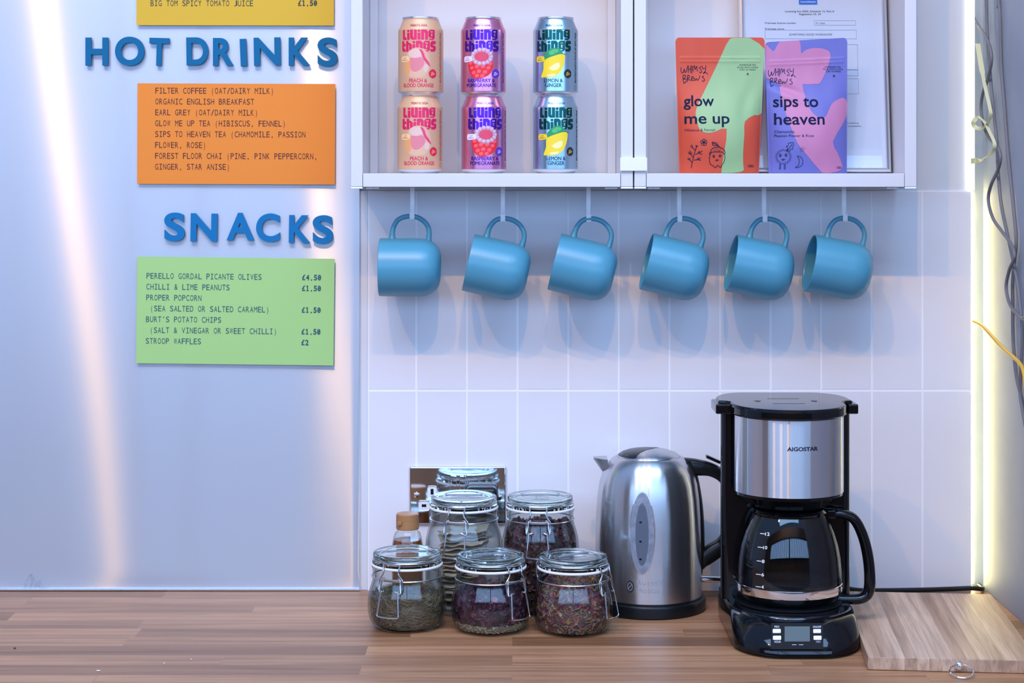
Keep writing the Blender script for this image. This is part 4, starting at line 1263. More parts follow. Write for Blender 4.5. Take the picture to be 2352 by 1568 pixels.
def scatter(rnd, prof, zb, zt, n, lump=.004, seed=0, surf=.8):
    for _ in range(n):
        a = rnd.uniform(0, 2 * math.pi)
        z = rnd.uniform(zb, zt)
        top = zt + noise.noise(Vector((math.cos(a) * 1.7, math.sin(a) * 1.7, seed))) * lump
        z = min(z, top)
        R = inner_r(prof, z)
        r = R * (rnd.uniform(.93, .985) if rnd.random() < surf else math.sqrt(rnd.random()) * .93)
        if r < .9 * R: z = top + rnd.uniform(-.001, .003)
        yield a, Vector((r * math.cos(a), r * math.sin(a), z)), R

def clampin(p, prof):
    R = inner_r(prof, p.z) - .0004
    q = math.hypot(p.x, p.y)
    if q > R: p = Vector((p.x * R / q, p.y * R / q, p.z))
    if p.z < .0034: p.z = .0034
    return p

def flake(bm, rnd, c, s, mi, prof, nrm, curl=.35, asp=1.0):
    nrm = (nrm + Vector((rnd.gauss(0, .5), rnd.gauss(0, .5), rnd.gauss(0, .5)))).normalized()
    u = nrm.orthogonal().normalized(); u = Matrix.Rotation(rnd.uniform(0, 6.28), 3, nrm) @ u; w = nrm.cross(u)
    n = 7
    vs = [bm.verts.new(clampin(c + u * (s * rnd.uniform(.7, 1.1) * math.cos(6.283 * i / n)) + w * (s * asp * rnd.uniform(.6, 1.1) * math.sin(6.283 * i / n)) + nrm * s * rnd.uniform(-curl, curl), prof)) for i in range(n)]
    m_ = bm.verts.new(clampin(c - nrm * s * curl * .6, prof))
    for i in range(n):
        f = bm.faces.new([vs[i], vs[(i + 1) % n], m_]); f.material_index = mi

def needle(bm, rnd, c, L_, r, mi, prof, a):
    tdir = Vector((-math.sin(a), math.cos(a), 0))
    ang = rnd.gauss(0, .55)
    dr = (tdir * math.cos(ang) + Vector((0, 0, 1)) * math.sin(ang)).normalized()
    if rnd.random() < .3: dr = (dr + Vector((rnd.gauss(0, .5), rnd.gauss(0, .5), rnd.gauss(0, .3)))).normalized()
    bend = Vector((rnd.gauss(0, 1), rnd.gauss(0, 1), rnd.gauss(0, 1))) * L_ * .06
    pts = [clampin(c - dr * L_ / 2, prof), clampin(c + bend, prof), clampin(c + dr * L_ / 2, prof)]
    tube(bm, pts, [r * .6, r, r * .4], 4, mi=mi)

def fill_obj(name, bm, mats, px, d, label, cat):
    o = finish(name, bm, mats, None, smooth=True, angle=40)
    o.location = V(X(px, d), d, 0.0002)
    return tag(o, label, cat, None, 'stuff')

# needles
rnd = random.Random(11)
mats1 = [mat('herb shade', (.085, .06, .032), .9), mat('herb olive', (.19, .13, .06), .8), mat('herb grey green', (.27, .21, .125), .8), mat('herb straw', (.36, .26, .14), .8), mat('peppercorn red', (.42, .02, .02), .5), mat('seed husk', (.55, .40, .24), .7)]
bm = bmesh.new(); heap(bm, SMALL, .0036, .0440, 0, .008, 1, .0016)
for a, c, R in scatter(rnd, SMALL, .004, .046, 2800, .008, 1):
    needle(bm, rnd, c, rnd.uniform(.008, .017), rnd.uniform(.00025, .0005), rnd.choice((1, 1, 2, 2, 2, 3)), SMALL, a)
for a, c, R in scatter(rnd, SMALL, .030, .050, 12, .008, 1): flake(bm, rnd, c, .0022, 4, SMALL, Vector((math.cos(a), math.sin(a), 0)), .9)
for a, c, R in scatter(rnd, SMALL, .006, .014, 40, .008, 1): flake(bm, rnd, c, .0016, 5, SMALL, Vector((math.cos(a), math.sin(a), 0)))
fill_obj('dried_needles', bm, mats1, *J1, 'grey-green dried needle leaves filling half the front left jar', 'dried herbs')
# petals over seeds
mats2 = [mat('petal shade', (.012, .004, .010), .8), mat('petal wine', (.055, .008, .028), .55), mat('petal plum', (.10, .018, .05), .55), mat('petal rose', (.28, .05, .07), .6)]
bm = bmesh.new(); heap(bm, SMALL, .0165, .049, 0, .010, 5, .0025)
for a, c, R in scatter(rnd, SMALL, .0175, .054, 900, .010, 5):
    flake(bm, rnd, c, rnd.uniform(.003, .0065), rnd.choice((0, 1, 1, 1, 2, 2, 3) if rnd.random() < .5 else (1, 1, 2)), SMALL, Vector((math.cos(a), math.sin(a), 0)), .5)
fill_obj('dried_hibiscus', bm, mats2, *J2, 'dark purple dried petals above the seeds in the middle front jar', 'dried petals')
mats2b = [mat('seed bed', (.34, .26, .16), .9), mat('seed green', (.42, .36, .22), .8), mat('seed pale', (.58, .50, .36), .8)]
bm = bmesh.new(); heap(bm, SMALL, .0036, .0130, 0, .002, 2, .002)
for a, c, R in scatter(rnd, SMALL, .0040, .0150, 420, .002, 2, .9):
    needle(bm, rnd, c, rnd.uniform(.003, .005), rnd.uniform(.0007, .0011), rnd.choice((1, 1, 2)), SMALL, a)
fill_obj('fennel_seeds', bm, mats2b, *J2, 'pale green seeds lying at the bottom of the middle front jar', 'seeds')
# mixed petals
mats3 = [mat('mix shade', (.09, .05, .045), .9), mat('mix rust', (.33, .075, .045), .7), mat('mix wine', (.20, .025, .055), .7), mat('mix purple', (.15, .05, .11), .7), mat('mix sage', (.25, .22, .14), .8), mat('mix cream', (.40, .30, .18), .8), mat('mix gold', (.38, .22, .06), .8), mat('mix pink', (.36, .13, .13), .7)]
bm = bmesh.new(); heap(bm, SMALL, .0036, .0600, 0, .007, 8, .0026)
for a, c, R in scatter(rnd, SMALL, .004, .064, 2300, .007, 8):
    k = rnd.random()
    if k < .34: needle(bm, rnd, c, rnd.uniform(.005, .012), rnd.uniform(.0003, .0007), rnd.choice((4, 5, 5, 6, 1)), SMALL, a)
    else: flake(bm, rnd, c, rnd.uniform(.0015, .0045), rnd.choice((1, 1, 2, 2, 3, 4, 5, 6, 7)), SMALL, Vector((math.cos(a), math.sin(a), 0)), .5)
fill_obj('dried_petals', bm, mats3, *J3, 'mixed red, cream and green dried petals filling the jar beside the kettle', 'dried petals')
# dark dried fruit in the tall jar
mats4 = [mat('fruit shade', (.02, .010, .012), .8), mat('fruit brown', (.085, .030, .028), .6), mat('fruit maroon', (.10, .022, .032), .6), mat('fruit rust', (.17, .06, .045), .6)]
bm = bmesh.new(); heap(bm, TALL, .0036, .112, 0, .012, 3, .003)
for a, c, R in scatter(rnd, TALL, .008, .118, 1300, .012, 3):
    flake(bm, rnd, c, rnd.uniform(.004, .008), rnd.choice((1, 1, 2, 2, 3)), TALL, Vector((math.cos(a), math.sin(a), 0)), .6)
fill_obj('dried_fruit', bm, mats4, *JB, 'dark brown dried fruit pieces filling the tall jar next to the kettle', 'dried fruit')
# paper sachets
M['sachet'] = mottle(mat('sachet paper', (.6, .5, .38), .8), (.42, .33, .24), (.54, .44, .33), 40)
def make_sachet(seed):
    r = random.Random(seed)
    bm = bmesh.new()
    n = 16; w, dp = .066, .054
    grid = []
    for i in range(n + 1):
        row = []
        for j in range(7):
            x, y = -w / 2 + w * i / n, -dp / 2 + dp * j / 6
            z = .0012 * math.sin(i * .9 + seed) + .0008 * math.sin(j * 1.7 + seed * 2)
            e = min(min(i, n - i) / 3, min(j, 6 - j) / 1.5, 1)
            row.append((x, y, z, .0004 + .0021 * e))
        grid.append(row)
    T_ = [[bm.verts.new((x, y, z + h)) for x, y, z, h in row] for row in grid]
    B_ = [[bm.verts.new((x, y, z - h)) for x, y, z, h in row] for row in grid]
    for i in range(n):
        for j in range(6):
            bm.faces.new([T_[i][j], T_[i + 1][j], T_[i + 1][j + 1], T_[i][j + 1]]); bm.faces.new([B_[i][j], B_[i][j + 1], B_[i + 1][j + 1], B_[i + 1][j]])
        for j in (0, 6): bm.faces.new([T_[i][j], T_[i + 1][j], B_[i + 1][j], B_[i][j]])
    for j in range(6):
        for i in (0, n): bm.faces.new([T_[i][j], T_[i][j + 1], B_[i][j + 1], B_[i][j]])
    return finish('paper_sachet', bm, M['sachet'], angle=60)
protos = [make_sachet(k) for k in range(3)]
rnd = random.Random(21)
ax, ad = X(JA[0], JA[1]), JA[1]
for k in range(19):
    o = protos[k] if k < 3 else protos[k % 3].copy()
    if k >= 3: C.objects.link(o)
    z = .0115 + .0058 * k
    o.location = (ax + rnd.uniform(-.003, .003), -ad + rnd.uniform(-.003, .003) - (.004 if k < 16 else 0), z)
    o.rotation_euler = (rnd.uniform(-.03, .05), -.10 * (k / 19) + rnd.uniform(-.03, .03), rnd.uniform(-.35, .35))
    tag(o, 'flat cream paper sachet stacked inside the tall back jar', 'sachet', 'paper sachets stacked in the tall jar')

# ------------------------------------------------------------------ syrup bottle
bd = .122
t = thing('syrup_bottle', 'small amber syrup bottle with a tan flip cap behind the jars', 'bottle', V(X(936, bd), bd, .0002))
bm = bmesh.new()
lathe(bm, [(0, 0), (.020, 0), (.0220, .002), (.0226, .006), (.0226, .086), (.0222, .094), (.0205, .104), (.0180, .1105), (.0150, .1135), (.0150, .1165)], 48)
finish('bottle_body', bm, M['glass'], t)
m = mat('amber syrup', (.30, .075, .006), .08); m.node_tree.nodes['Principled BSDF'].inputs['Transmission Weight'].default_value = .35
bm = bmesh.new(); lathe(bm, [(0, .002), (.0195, .002), (.0215, .006), (.0217, .086), (.0210, .0945), (.0196, .1008), (0, .1008)], 48)
finish('syrup', bm, m, t)
M['cap'] = mat('tan cap', (.40, .19, .075), .35)
bm = bmesh.new()
rr = []
lathe(bm, [(0, .116), (.0160, .116), (.0166, .1168), (.0166, .1262), (.0163, .1268), (.0166, .1274), (.0164, .1372), (.0150, .1386), (0, .1388)], 48)
cap = finish('flip_cap', bm, M['cap'], t)
bm = bmesh.new(); box(bm, -.0135, -.0075, -.0170, -.0140, .1240, .1295, .0008)
finish('cap_tab', bm, M['cap'], cap)

# ------------------------------------------------------------------ kettle
kd = .108; kx = .1985
t = thing('electric_kettle', 'brushed steel electric kettle with black handle beside the coffee maker', 'kettle', V(kx, kd, 0.0))
KP = [(.0770, .0205), (.0772, .030), (.0772, .070), (.0768, .110), (.0760, .135), (.0742, .160), (.0712, .181), (.0665, .1975), (.0600, .2085), (.0530, .2155), (.0480, .2185), (.0462, .2190)]
bm = bmesh.new()
lathe(bm, KP + [(.0455, .2180), (0, .2180)], 96)
finish('body', bm, M['kettle_steel'], t, angle=60)
def kr(z):
    for (r0, z0), (r1, z1) in zip(KP, KP[1:]):
        if z0 <= z <= z1: return r0 + (r1 - r0) * (z - z0) / (z1 - z0)
    return KP[0][0]
def kwrap(x, z, off=.0003):   # x = arc length from the front, positive to the right
    r = kr(z) + off
    return (r * math.sin(x / .0765), -r * math.cos(x / .0765), z)
bm = bmesh.new()
lathe(bm, [(0, .0003), (.0815, .0003), (.0832, .0020), (.0832, .0150), (.0815, .0175), (.0775, .0180), (.0772, .0206), (0, .0206)], 72)
finish('power_base', bm, M['black_satin'], t, angle=40)
bm = bmesh.new()
lathe(bm, [(0, .2300), (.015, .2296), (.030, .2275), (.040, .2240), (.0448, .2205), (.0452, .2188), (0, .2188)], 64)
lid = finish('lid', bm, M['kettle_steel'], t, angle=60)
bm = bmesh.new()          # dark thumb plate over the left half of the lid, edged by a sweeping curve
def lid_z(x, y):
    r = math.hypot(x, y)
    pr = [(0, .2300), (.015, .2296), (.030, .2275), (.040, .2240), (.0448, .2205)]
    for (r0, z0), (r1, z1) in zip(pr, pr[1:]):
        if r0 <= r <= r1: return z0 + (z1 - z0) * (r - r0) / (r1 - r0)
    return .2200
arc = [(.0446 * math.cos(math.radians(a)), .0446 * math.sin(math.radians(a))) for a in range(62, 242, 6)]
edge = [(-.021, -.0393), (-.017, -.030), (-.006, -.015), (.006, .002), (.014, .018), (.0209, .0394)]
edge = [(p.x, p.y) for p in smooth_path([(e[0], e[1], 0) for e in edge], 4)]
decal(bm, poly(arc + edge[1:-1]), lambda x, y: (x, y, lid_z(x, y) + .0005), 0, (.006, .006))
finish('thumb_plate', bm, mat('dark thumb plate', (.035, .038, .045), .3, .6), lid)
# spout
bm = bmesh.new()
secs = []
for (xx, z, hw) in ((-.060, .2165, .019), (-.066, .2168, .0165), (-.073, .2172, .012), (-.0800, .2176, .0075)):
    base = -.0705 - (.2176 - z) * .1
    f = (-.060 - xx) / .02
    zl = .187 + f * .0275
    secs.append([(xx, -hw, z), (xx, -hw * .55, z - (z - zl) * .6), (xx, 0, zl), (xx, hw * .55, z - (z - zl) * .6), (xx, hw, z), (xx, 0, z - .0012)])
loft(bm, secs)
finish('spout', bm, M['kettle_steel'], t, angle=40)
# water window
bm = bmesh.new()
wa = -11 * math.pi / 180 * .0765; wz = .1210
decal(bm, ellipse(wa, wz, .0188, .0590, 0, 48), lambda x, z: kwrap(x, z, .0004), 0, (.003, .005))
win = finish('water_window', bm, M['alu'], t)
bm = bmesh.new()
mw = mottle(mat('frosted window', (.30, .33, .40), .25), (.19, .22, .28), (.26, .29, .36), 120)
decal(bm, ellipse(wa, wz, .0174, .0572, 0, 48), lambda x, z: kwrap(x, z, .0008), 0, (.003, .005))
decal(bm, ellipse(wa, wz - .001, .0092, .044, 0, 40), lambda x, z: kwrap(x, z, .0011), 1, (.003, .005))
for z in (.137, .110, .085): decal(bm, ellipse(wa - .002, z, .0019, .0014, 0, 12), lambda x, z: kwrap(x, z, .0014), 2)
finish('level_gauge', bm, [mw, mat('water strip', (.10, .125, .17), .3), M['black_satin']], win)
bm = bmesh.new()
decal(bm, line_text('Russell', -.0225, .0485, .0072, .0140, .0), lambda x, z: kwrap(x, z, .0003), 0, (.003, 0))
decal(bm, line_text('Hobbs', -.0225, .0372, .0072, .0095, .0), lambda x, z: kwrap(x, z, .0003), 0, (.003, 0))
decal(bm, ellipse(-.0318, .0452, .0056, .0086, 0, 28), lambda x, z: kwrap(x, z, .0003), 1, (.003, 0))
decal(bm, stroke([(-.0318 + .0035 * math.cos(a * .7854), .0452 + .0055 * math.sin(a * .7854)) for a in range(8)], .0009, 3, True), lambda x, z: kwrap(x, z, .0005), 0, (.003, 0))
decal(bm, stroke([(-.0345, .0415), (-.0318, .0455), (-.0290, .0490)], .0009, 3), lambda x, z: kwrap(x, z, .0005), 0, (.003, 0))
finish('printed_logo', bm, [mat('etched mark', (.42, .43, .48), .5, .5), mat('dark emblem', (.03, .03, .035), .4)], t)
# handle (in the x-z plane, to the right)
def kz(px, py): return (X(px, kd) - kx, Z(py, kd))
def zk(x, y): return kz(1340 + x / 3.408, 980 + y / 3.408)
bm = bmesh.new()
def band(path, widths, hy):
    p = smooth_path([(a[0], 0, a[1]) for a in path], 6)
    ww = smooth_path([(w, 0, 0) for w in widths], 6)
    secs = []
    for i, q in enumerate(p):
        tdir = (p[min(i + 1, len(p) - 1)] - p[max(i - 1, 0)]).normalized()
        nrm = Vector((-tdir.z, 0, tdir.x))
        w = ww[i].x / 2
        ring = []
        for k in range(12):
            a = 2 * math.pi * k / 12
            ca, sa = math.cos(a), math.sin(a)
            ca = math.copysign(abs(ca) ** .6, ca); sa = math.copysign(abs(sa) ** .6, sa)
            ring.append(q + nrm * w * ca + Vector((0, hy * sa, 0)))
        secs.append(ring)
    loft(bm, secs)
s_ = .0001856
band([zk(790, 310), zk(880, 315), zk(1000, 335), zk(1100, 400), zk(1150, 520), zk(1165, 680), zk(1150, 800), zk(1090, 920), zk(1000, 985), zk(930, 1040), zk(905, 1090)],
     [140 * s_, 130 * s_, 105 * s_, 95 * s_, 92 * s_, 92 * s_, 95 * s_, 120 * s_, 135 * s_, 120 * s_, 80 * s_], .0125)
hd = finish('handle', bm, M['black_satin'], t, angle=40)
bm = bmesh.new()
band([zk(800, 260), zk(840, 380), zk(868, 560), zk(885, 750), zk(895, 930), zk(905, 1060), zk(918, 1140)], [70 * s_, 105 * s_, 120 * s_, 120 * s_, 105 * s_, 70 * s_, 16 * s_], .0145)
finish('handle_mount', bm, M['black_satin'], t, angle=40)
bm = bmesh.new(); a = zk(1015, 268)
box(bm, -.0115, .0115, -.007, .007, -.0022, .0022, .0015, 2, 0, Matrix.Translation((a[0], 0, a[1] + .003)) @ Matrix.Rotation(math.radians(24), 4, 'Y'))
finish('lid_button', bm, M['black'], hd)
bm = bmesh.new(); a = zk(920, 1215); b_ = zk(1100, 1220)
tube(bm, [(a[0], .02, a[1]), (b_[0], .02, b_[1])], .0045, 16)
finish('switch_lever', bm, M['chrome'], t)

# ------------------------------------------------------------------ coffee maker
cx, cd = 0.3775, 0.272
t = thing('coffee_maker', 'black filter coffee maker with a steel band and digital clock', 'coffee maker', V(cx, cd, 0.0))
def ly(d): return -(d - cd)
def footprint(a, yf, yb, z, rf=.055, rb=.02, n=10):
    pts = []
    for (sx, yy, r, q0) in ((1, yf, rf, -90), (1, yb, rb, 0), (-1, yb, rb, 90), (-1, yf, rf, 180)):
        sy = 1 if yy == yf else -1
        cxx, cyy = sx * (a - r), yy + sy * r
        for k in range(n + 1):
            an = math.radians(q0 + 90 * k / n)
            pts.append((cxx + r * math.cos(an), cyy + r * math.sin(an), z))
    # front edge pushed out a little in the middle
    return [(p[0], p[1] - (.010 * (1 - (p[0] / a) ** 2) if p[1] < yf + rf else 0) * min(1, (yf + rf - p[1]) / rf), p[2]) for p in pts]
bm = bmesh.new()
yb = ly(.150)
loft(bm, [footprint(.078, ly(.386), yb, .0004), footprint(.0838, ly(.394), yb, .004), footprint(.0845, ly(.393), yb, .012), footprint(.0845, ly(.386), yb, .022), footprint(.0842, ly(.374), yb, .034), footprint(.0835, ly(.362), yb, .041), footprint(.081, ly(.350), yb, .0455, .05), footprint(.079, ly(.345), yb, .0462, .05)])
finish('base', bm, M['black'], t, angle=50)
bm = bmesh.new()
lathe(bm, [(.070, .0464), (.072, .0472), (.072, .0478), (.068, .0480), (0, .0480)], 64)
finish('hot_plate', bm, M['black_satin'], t)
bm = bmesh.new()
def tower(z): return [(p[0] * (1 - .13 * max(0, (p[1] - ly(.252)) / (yb - ly(.252)))), p[1], p[2]) for p in footprint(.0905, ly(.252), yb, z, .012, .02)]
loft(bm, [tower(.044), tower(.20), tower(.302)])
finish('tower', bm, M['black'], t, angle=40)
bm = bmesh.new()
lathe(bm, [(0, .1770), (.050, .1770), (.054, .1800), (.066, .1900), (.0735, .1945), (.0735, .303), (0, .303)], 80)
finish('filter_housing', bm, M['black'], t, angle=40)
bm = bmesh.new()
a0, a1 = math.radians(180 - 2), math.radians(360 + 2)
lathe(bm, [(.0738, .1985), (.0748, .1988), (.0748, .3015), (.0738, .3018)], 64, 0, 'Z', None, a0, a1)
finish('steel_band', bm, M['band_steel'], t, angle=40)
# two posts with shoulders
for s in (-1, 1):
    bm = bmesh.new()
    box(bm, s * .0925 - .0085, s * .0925 + .0055 if s > 0 else s * .0925 + .0085, ly(.262), ly(.20), .300, .3135, .002, 2) if s > 0 else box(bm, -.0980, -.0740, ly(.262), ly(.20), .300, .3135, .002, 2)
    finish('shoulder', bm, M['black'], t)
bm = bmesh.new()
out = []
for k in range(33):
    an = math.radians(180 + 180 * k / 32)
    out.append((.0785 * math.cos(an), .0785 * math.sin(an) - .002))
out += [(.0785, .018), (.084, .026), (.0935, .030)]
for k in range(13):
    an = math.radians(0 + 90 * k / 12); out.append((.0935 - .045 + .045 * math.cos(an), (yb + .004) - .07 + .07 * math.sin(an)))
for k in range(13):
    an = math.radians(90 + 90 * k / 12); out.append((-.0935 + .045 + .045 * math.cos(an), (yb + .004) - .07 + .07 * math.sin(an)))
out += [(-.0935, .030), (-.084, .026), (-.0785, .018)]
def lidsec(s, z): return [(x * s, (y - .02) * s + .02, z) for x, y in out]
loft(bm, [lidsec(.97, .3022), lidsec(1.0, .3045), lidsec(1.0, .3125), lidsec(.99, .3150), lidsec(.978, .3160), lidsec(.965, .3165)])
lid = finish('lid', bm, M['black'], t, angle=14)
bm = bmesh.new()
for s in (-1, 1):
    prism = [(s * .040, .010), (s * .034, .022), (s * .037, .030), (s * .044, .026)]
    vs = [bm.verts.new((p[0], p[1], .31665)) for p in prism]; bm.faces.new(vs)
for yy, hw in ((.050, .022), (-.006, .022)):
    box(bm, -hw, hw, yy - .0008, yy + .0008, .3160, .3167)
finish('lid_recess', bm, M['black_satin'], lid)
bm = bmesh.new()
def bandw(x, z): return (.0752 * math.sin(x / .0748), -.0752 * math.cos(x / .0748), z)
decal(bm, line_text('AIGOSTAR', -.0125, .2622, .0050, .0300, .032), lambda x, z: bandw(x + 0.0, z), 0, (.003, 0))
finish('printed_logo', bm, mat('black print', (.01, .012, .03), .5), t)
# control panel on the sloping front
def panel(px, py, off=0.0):
    lo = None
    # intersect the camera ray with the sloping front: search along the profile
    for i in range(400):
        q = i / 399
        d = .404 - .030 * q; z = .008 + .034 * q
        yy = 390 + (EYE_Z - z) / K(d)
        if yy <= py:
            break
    n = Vector((0, -.75, .66))
    return Vector((X(px, d) - cx, ly(d), z)) + n * off
def slab(px0, px1, py0, py1, off0, off1, bm, r=.0006):
    v = []
    for off in (off0, off1):
        v.append([bm.verts.new(panel(a, b, off)) for a, b in ((px0, py1), (px1, py1), (px1, py0), (px0, py0))])
    bm.faces.new(v[0][::-1]); bm.faces.new(v[1])
    for k in range(4): bm.faces.new([v[0][k], v[0][(k + 1) % 4], v[1][(k + 1) % 4], v[1][k]])
def zc(x, y): return 1630 + x / 3.92, 1130 + y / 3.92
PO = .0036
bm = bmesh.new()
a, b_ = zc(550, 1190), zc(1020, 1425)
slab(a[0], b_[0], a[1], b_[1], -.004, PO, bm)
pn = finish('control_panel', bm, mat('panel black', (.006, .007, .010), .5, 0, .12), t, smooth=False)
for (x0, x1, y0, y1) in ((565, 637, 1245, 1281), (567, 640, 1306, 1343), (929, 998, 1246, 1281), (932, 1003, 1306, 1343)):
    bm = bmesh.new(); a, b_ = zc(x0, y0), zc(x1, y1)
    slab(a[0], b_[0], a[1], b_[1], PO - .0004, PO + .0012, bm)
    bmesh.ops.bevel(bm, geom=list(bm.edges), offset=.0005, segments=2, affect='EDGES')
    finish('button', bm, M['white_plastic'], pn)
bm = bmesh.new(); a, b_ = zc(672, 1223), zc(898, 1358)
slab(a[0], b_[0], a[1], b_[1], PO - .0004, PO + .0008, bm)
finish('display_bezel', bm, mat('bezel grey', (.11, .13, .14), .5, 0, .2), pn, smooth=False)
bm = bmesh.new(); a, b_ = zc(679, 1231), zc(889, 1351)
slab(a[0], b_[0], a[1], b_[1], PO + .0006, PO + .0011, bm)
finish('clock_display', bm, mat('lcd', (.085, .115, .120), .4, 0, .2), pn, smooth=False)
bm = bmesh.new()
for body, x0, x1, yb_ in (('PRO', 580, 624, 1234), ('ON/OFF', 926, 1000, 1235), ('HOUR', 580, 638, 1369), ('MIN', 955, 993, 1369)):
    g = line_text(body, x0, 0, 18, x1, .01)
    decal(bm, ([(v[0], yb_ - v[1]) for v in g[0]], g[1]), lambda x, y: panel(*zc(x, y), PO + .0007), 0)
for x0, x1 in ((738, 778), (800, 840)):
    decal(bm, rect(x0, x1, 1386, 1390), lambda x, y: panel(*zc(x, y), PO + .0007), 0)
finish('printed_marks', bm, mat('pale print', (.55, .6, .75), .5), pn, smooth=False)

# carafe
t = thing('coffee_carafe', 'empty glass coffee carafe with black handle on the hot plate', 'carafe', V(cx + .0005, cd, .0482))
CP = [(.052, 0.0), (.0615, .0015), (.0685, .0075), (.0712, .0165), (.0718, .028), (.0716, .042), (.0702, .060), (.0670, .078), (.0618, .096), (.0560, .110), (.0510, .1185), (.0485, .1235)]
bm = bmesh.new(); lathe(bm, [(0, 0)] + CP, 80)
lathe(bm, [(0, .003)] + [(max(r - .0018, 0), z + (.003 if i < 2 else .0005)) for i, (r, z) in enumerate(CP)], 80)
finish('glass_bowl', bm, M['carafe_glass'], t, angle=60)
def cr(z):
    for (r0, z0), (r1, z1) in zip(CP, CP[1:]):
        if z0 <= z <= z1: return r0 + (r1 - r0) * (z - z0) / (z1 - z0)
    return CP[-1][0]
bm = bmesh.new()
lathe(bm, [(.0710, .0148), (.0722, .0150), (.0730, .0205), (.0729, .0258), (.0719, .0263)], 80)
finish('metal_band', bm, M['chrome'], t)
bm = bmesh.new()
lathe(bm, [(.0480, .1200), (.0520, .1200), (.0535, .1225), (.0500, .1265), (.030, .1280), (0, .1282)], 64)
finish('carafe_lid', bm, M['black'], t)
bm = bmesh.new()
def ch(px, py, d): return (X(px, d) - cx - .0005, ly(d), Z(py, d) - .0482)
hpts = [ch(1905, 1178, .268), ch(1935, 1180, .268), ch(1962, 1192, .268), ch(1982, 1230, .268), ch(1994, 1280, .268), ch(1998, 1330, .268), ch(1994, 1360, .268), ch(1978, 1373, .268), ch(1950, 1375, .268), ch(1925, 1374, .268), ch(1905, 1370, .268)]
sp = smooth_path(hpts, 6)
rr = [.0062 + .0016 * math.sin(math.pi * i / (len(sp) - 1)) for i in range(len(sp))]
tube(bm, sp, rr, 14, up=(0, 1, 0), sx=1.35)
box(bm, .0500, .0640, -.008, .008, .1105, .1245, .003, 2)
finish('handle', bm, M['black'], t, angle=60)
bm = bmesh.new()
def cw(px, py):
    # point of the bowl in front of the axis seen at this pixel
    x = X(px, cd) - cx; d = cd
    for _ in range(6):
        z = Z(py, d) - .0482
        r = cr(max(0, min(.123, z))) + .0005
        x = X(px, d) - cx - .0005
        dd = math.sqrt(max(1e-6, r * r - x * x)); d = cd + dd
    return (x, -dd, z)
for num, x0, y0, x1, tx in (('12', 455, 371, 497, 540), ('10', 433, 493, 480, 518), ('8', 424, 617, 467, 494), ('6', 417, 737, 463, 490), ('4', 415, 848, 461, 487)):
    decal(bm, (rect(x0, x1, y0 - 3, y0 + 3)[0], [(0, 1, 2, 3)]), lambda x, y: cw(*zc(x, y + (x - x0) * .12)), 0)
    g = line_text(num, x1 + 3, 0, 29, tx, .012)
    decal(bm, ([(v[0], y0 + 20 - v[1]) for v in g[0]], g[1]), lambda x, y: cw(*zc(x, y)), 0)
finish('scale_marks', bm, M['white_ink'], t, smooth=False)

# mains cable lying along the foot of the tiles
bm = bmesh.new()
cpts = [(.43, .16, .012), (.452, .10, .020), (.465, .060, .028), (.485, .036, .016), (.515, .026, .006), (.56, .022, .0045), (.62, .020, .0050), (.665, .018, .0060), (.690, .020, .0075), (.7040, .018, .0060), (.7095, .008, .0045), (.7100, -.004, .0045), (.7090, -.013, .0045)]
tube(bm, smooth_path([V(*p) for p in cpts], 6), .0036, 10)
tag(finish('power_cable', bm, M['black_satin']), 'black power cable lying along the foot of the tiled wall', 'cable')

# ------------------------------------------------------------------ chopping board
F0 = Vector((.4515, -.453, 0.0003))
ang = math.radians(-5.4)
t = thing('chopping_board', 'striped wooden chopping board on the right of the worktop', 'chopping board', F0, (0, 0, ang))
bm = bmesh.new(); box(bm, 0, .2130, 0, .372, 0, .0172, .0018, 2)
finish('board', bm, M['bamboo'], t, angle=40)
bm = bmesh.new()
rx, rz = .1135, .0085
lathe(bm, [(.0052, -.0004), (.0056, -.0020), (.0045, -.0040), (.0025, -.0046), (0, -.0046)], 24, 0, 'X', Matrix.Translation((rx, 0, rz)) @ Matrix.Rotation(math.radians(90), 4, 'Z') @ Matrix.Identity(4))
hr = finish('hanging_ring', bm, M['chrome'], t)
bm = bmesh.new()
tube(bm, [(rx + .0145 * math.sin(2 * math.pi * i / 40) + .001, -.0145 - .0145 * -math.cos(2 * math.pi * i / 40) - .006 + .002, .0060 + .0045 * math.cos(2 * math.pi * i / 40)) for i in range(40)], .0011, 8, True)
finish('ring', bm, M['chrome'], hr)

# ------------------------------------------------------------------ LED strip at the wall edge, loose tail, cables
M['led'] = emit('led tape glow', (1.0, 1.0, 0.84), 3.0)
M['diode'] = emit('led diodes', (1.0, 0.84, 0.36), 42.0)
M['tape'] = mat('yellow lit white tape', (.80, .80, .48), .4)  # white tape; the yellow light falling on it is put into its colour
t = thing('led_strip_light', 'glowing LED strip down the right edge of the tiled wall', 'light strip', (.697, -.0005, 0.012))
bm = bmesh.new()
box(bm, -.0075, .0020, -.0016, -.0002, .5925, 1.2, .0003, 1)
finish('lit_tape', bm, M['led'], t)
bm = bmesh.new()          # lower length: set back beside the tile edge, shining forward past it
box(bm, -.0015, .0042, .0203, .0212, -.006, .5900)
finish('lit_tape', bm, M['diode'], t)
bm = bmesh.new()
tail = [(2246, 100), (2252, 140), (2259, 180), (2266, 215), (2273, 245), (2275.5, 262), (2270, 281), (2256, 294), (2240, 292), (2236, 280), (2247, 270), (2262, 281), (2273, 303), (2284, 328), (2281, 348), (2263, 362), (2246, 368), (2230, 370)]
def tail_d(px, i): return .007 + max(.006 + .0009 * i, CAM_D - F * (WALL_R - .0165) / (px - 1176) + .0007 * i)
P3 = [Vector((X(px, tail_d(px, i)), -tail_d(px, i), Z(py, tail_d(px, i)))) for i, (px, py) in enumerate(tail)]
P3 = smooth_path(P3, 5)
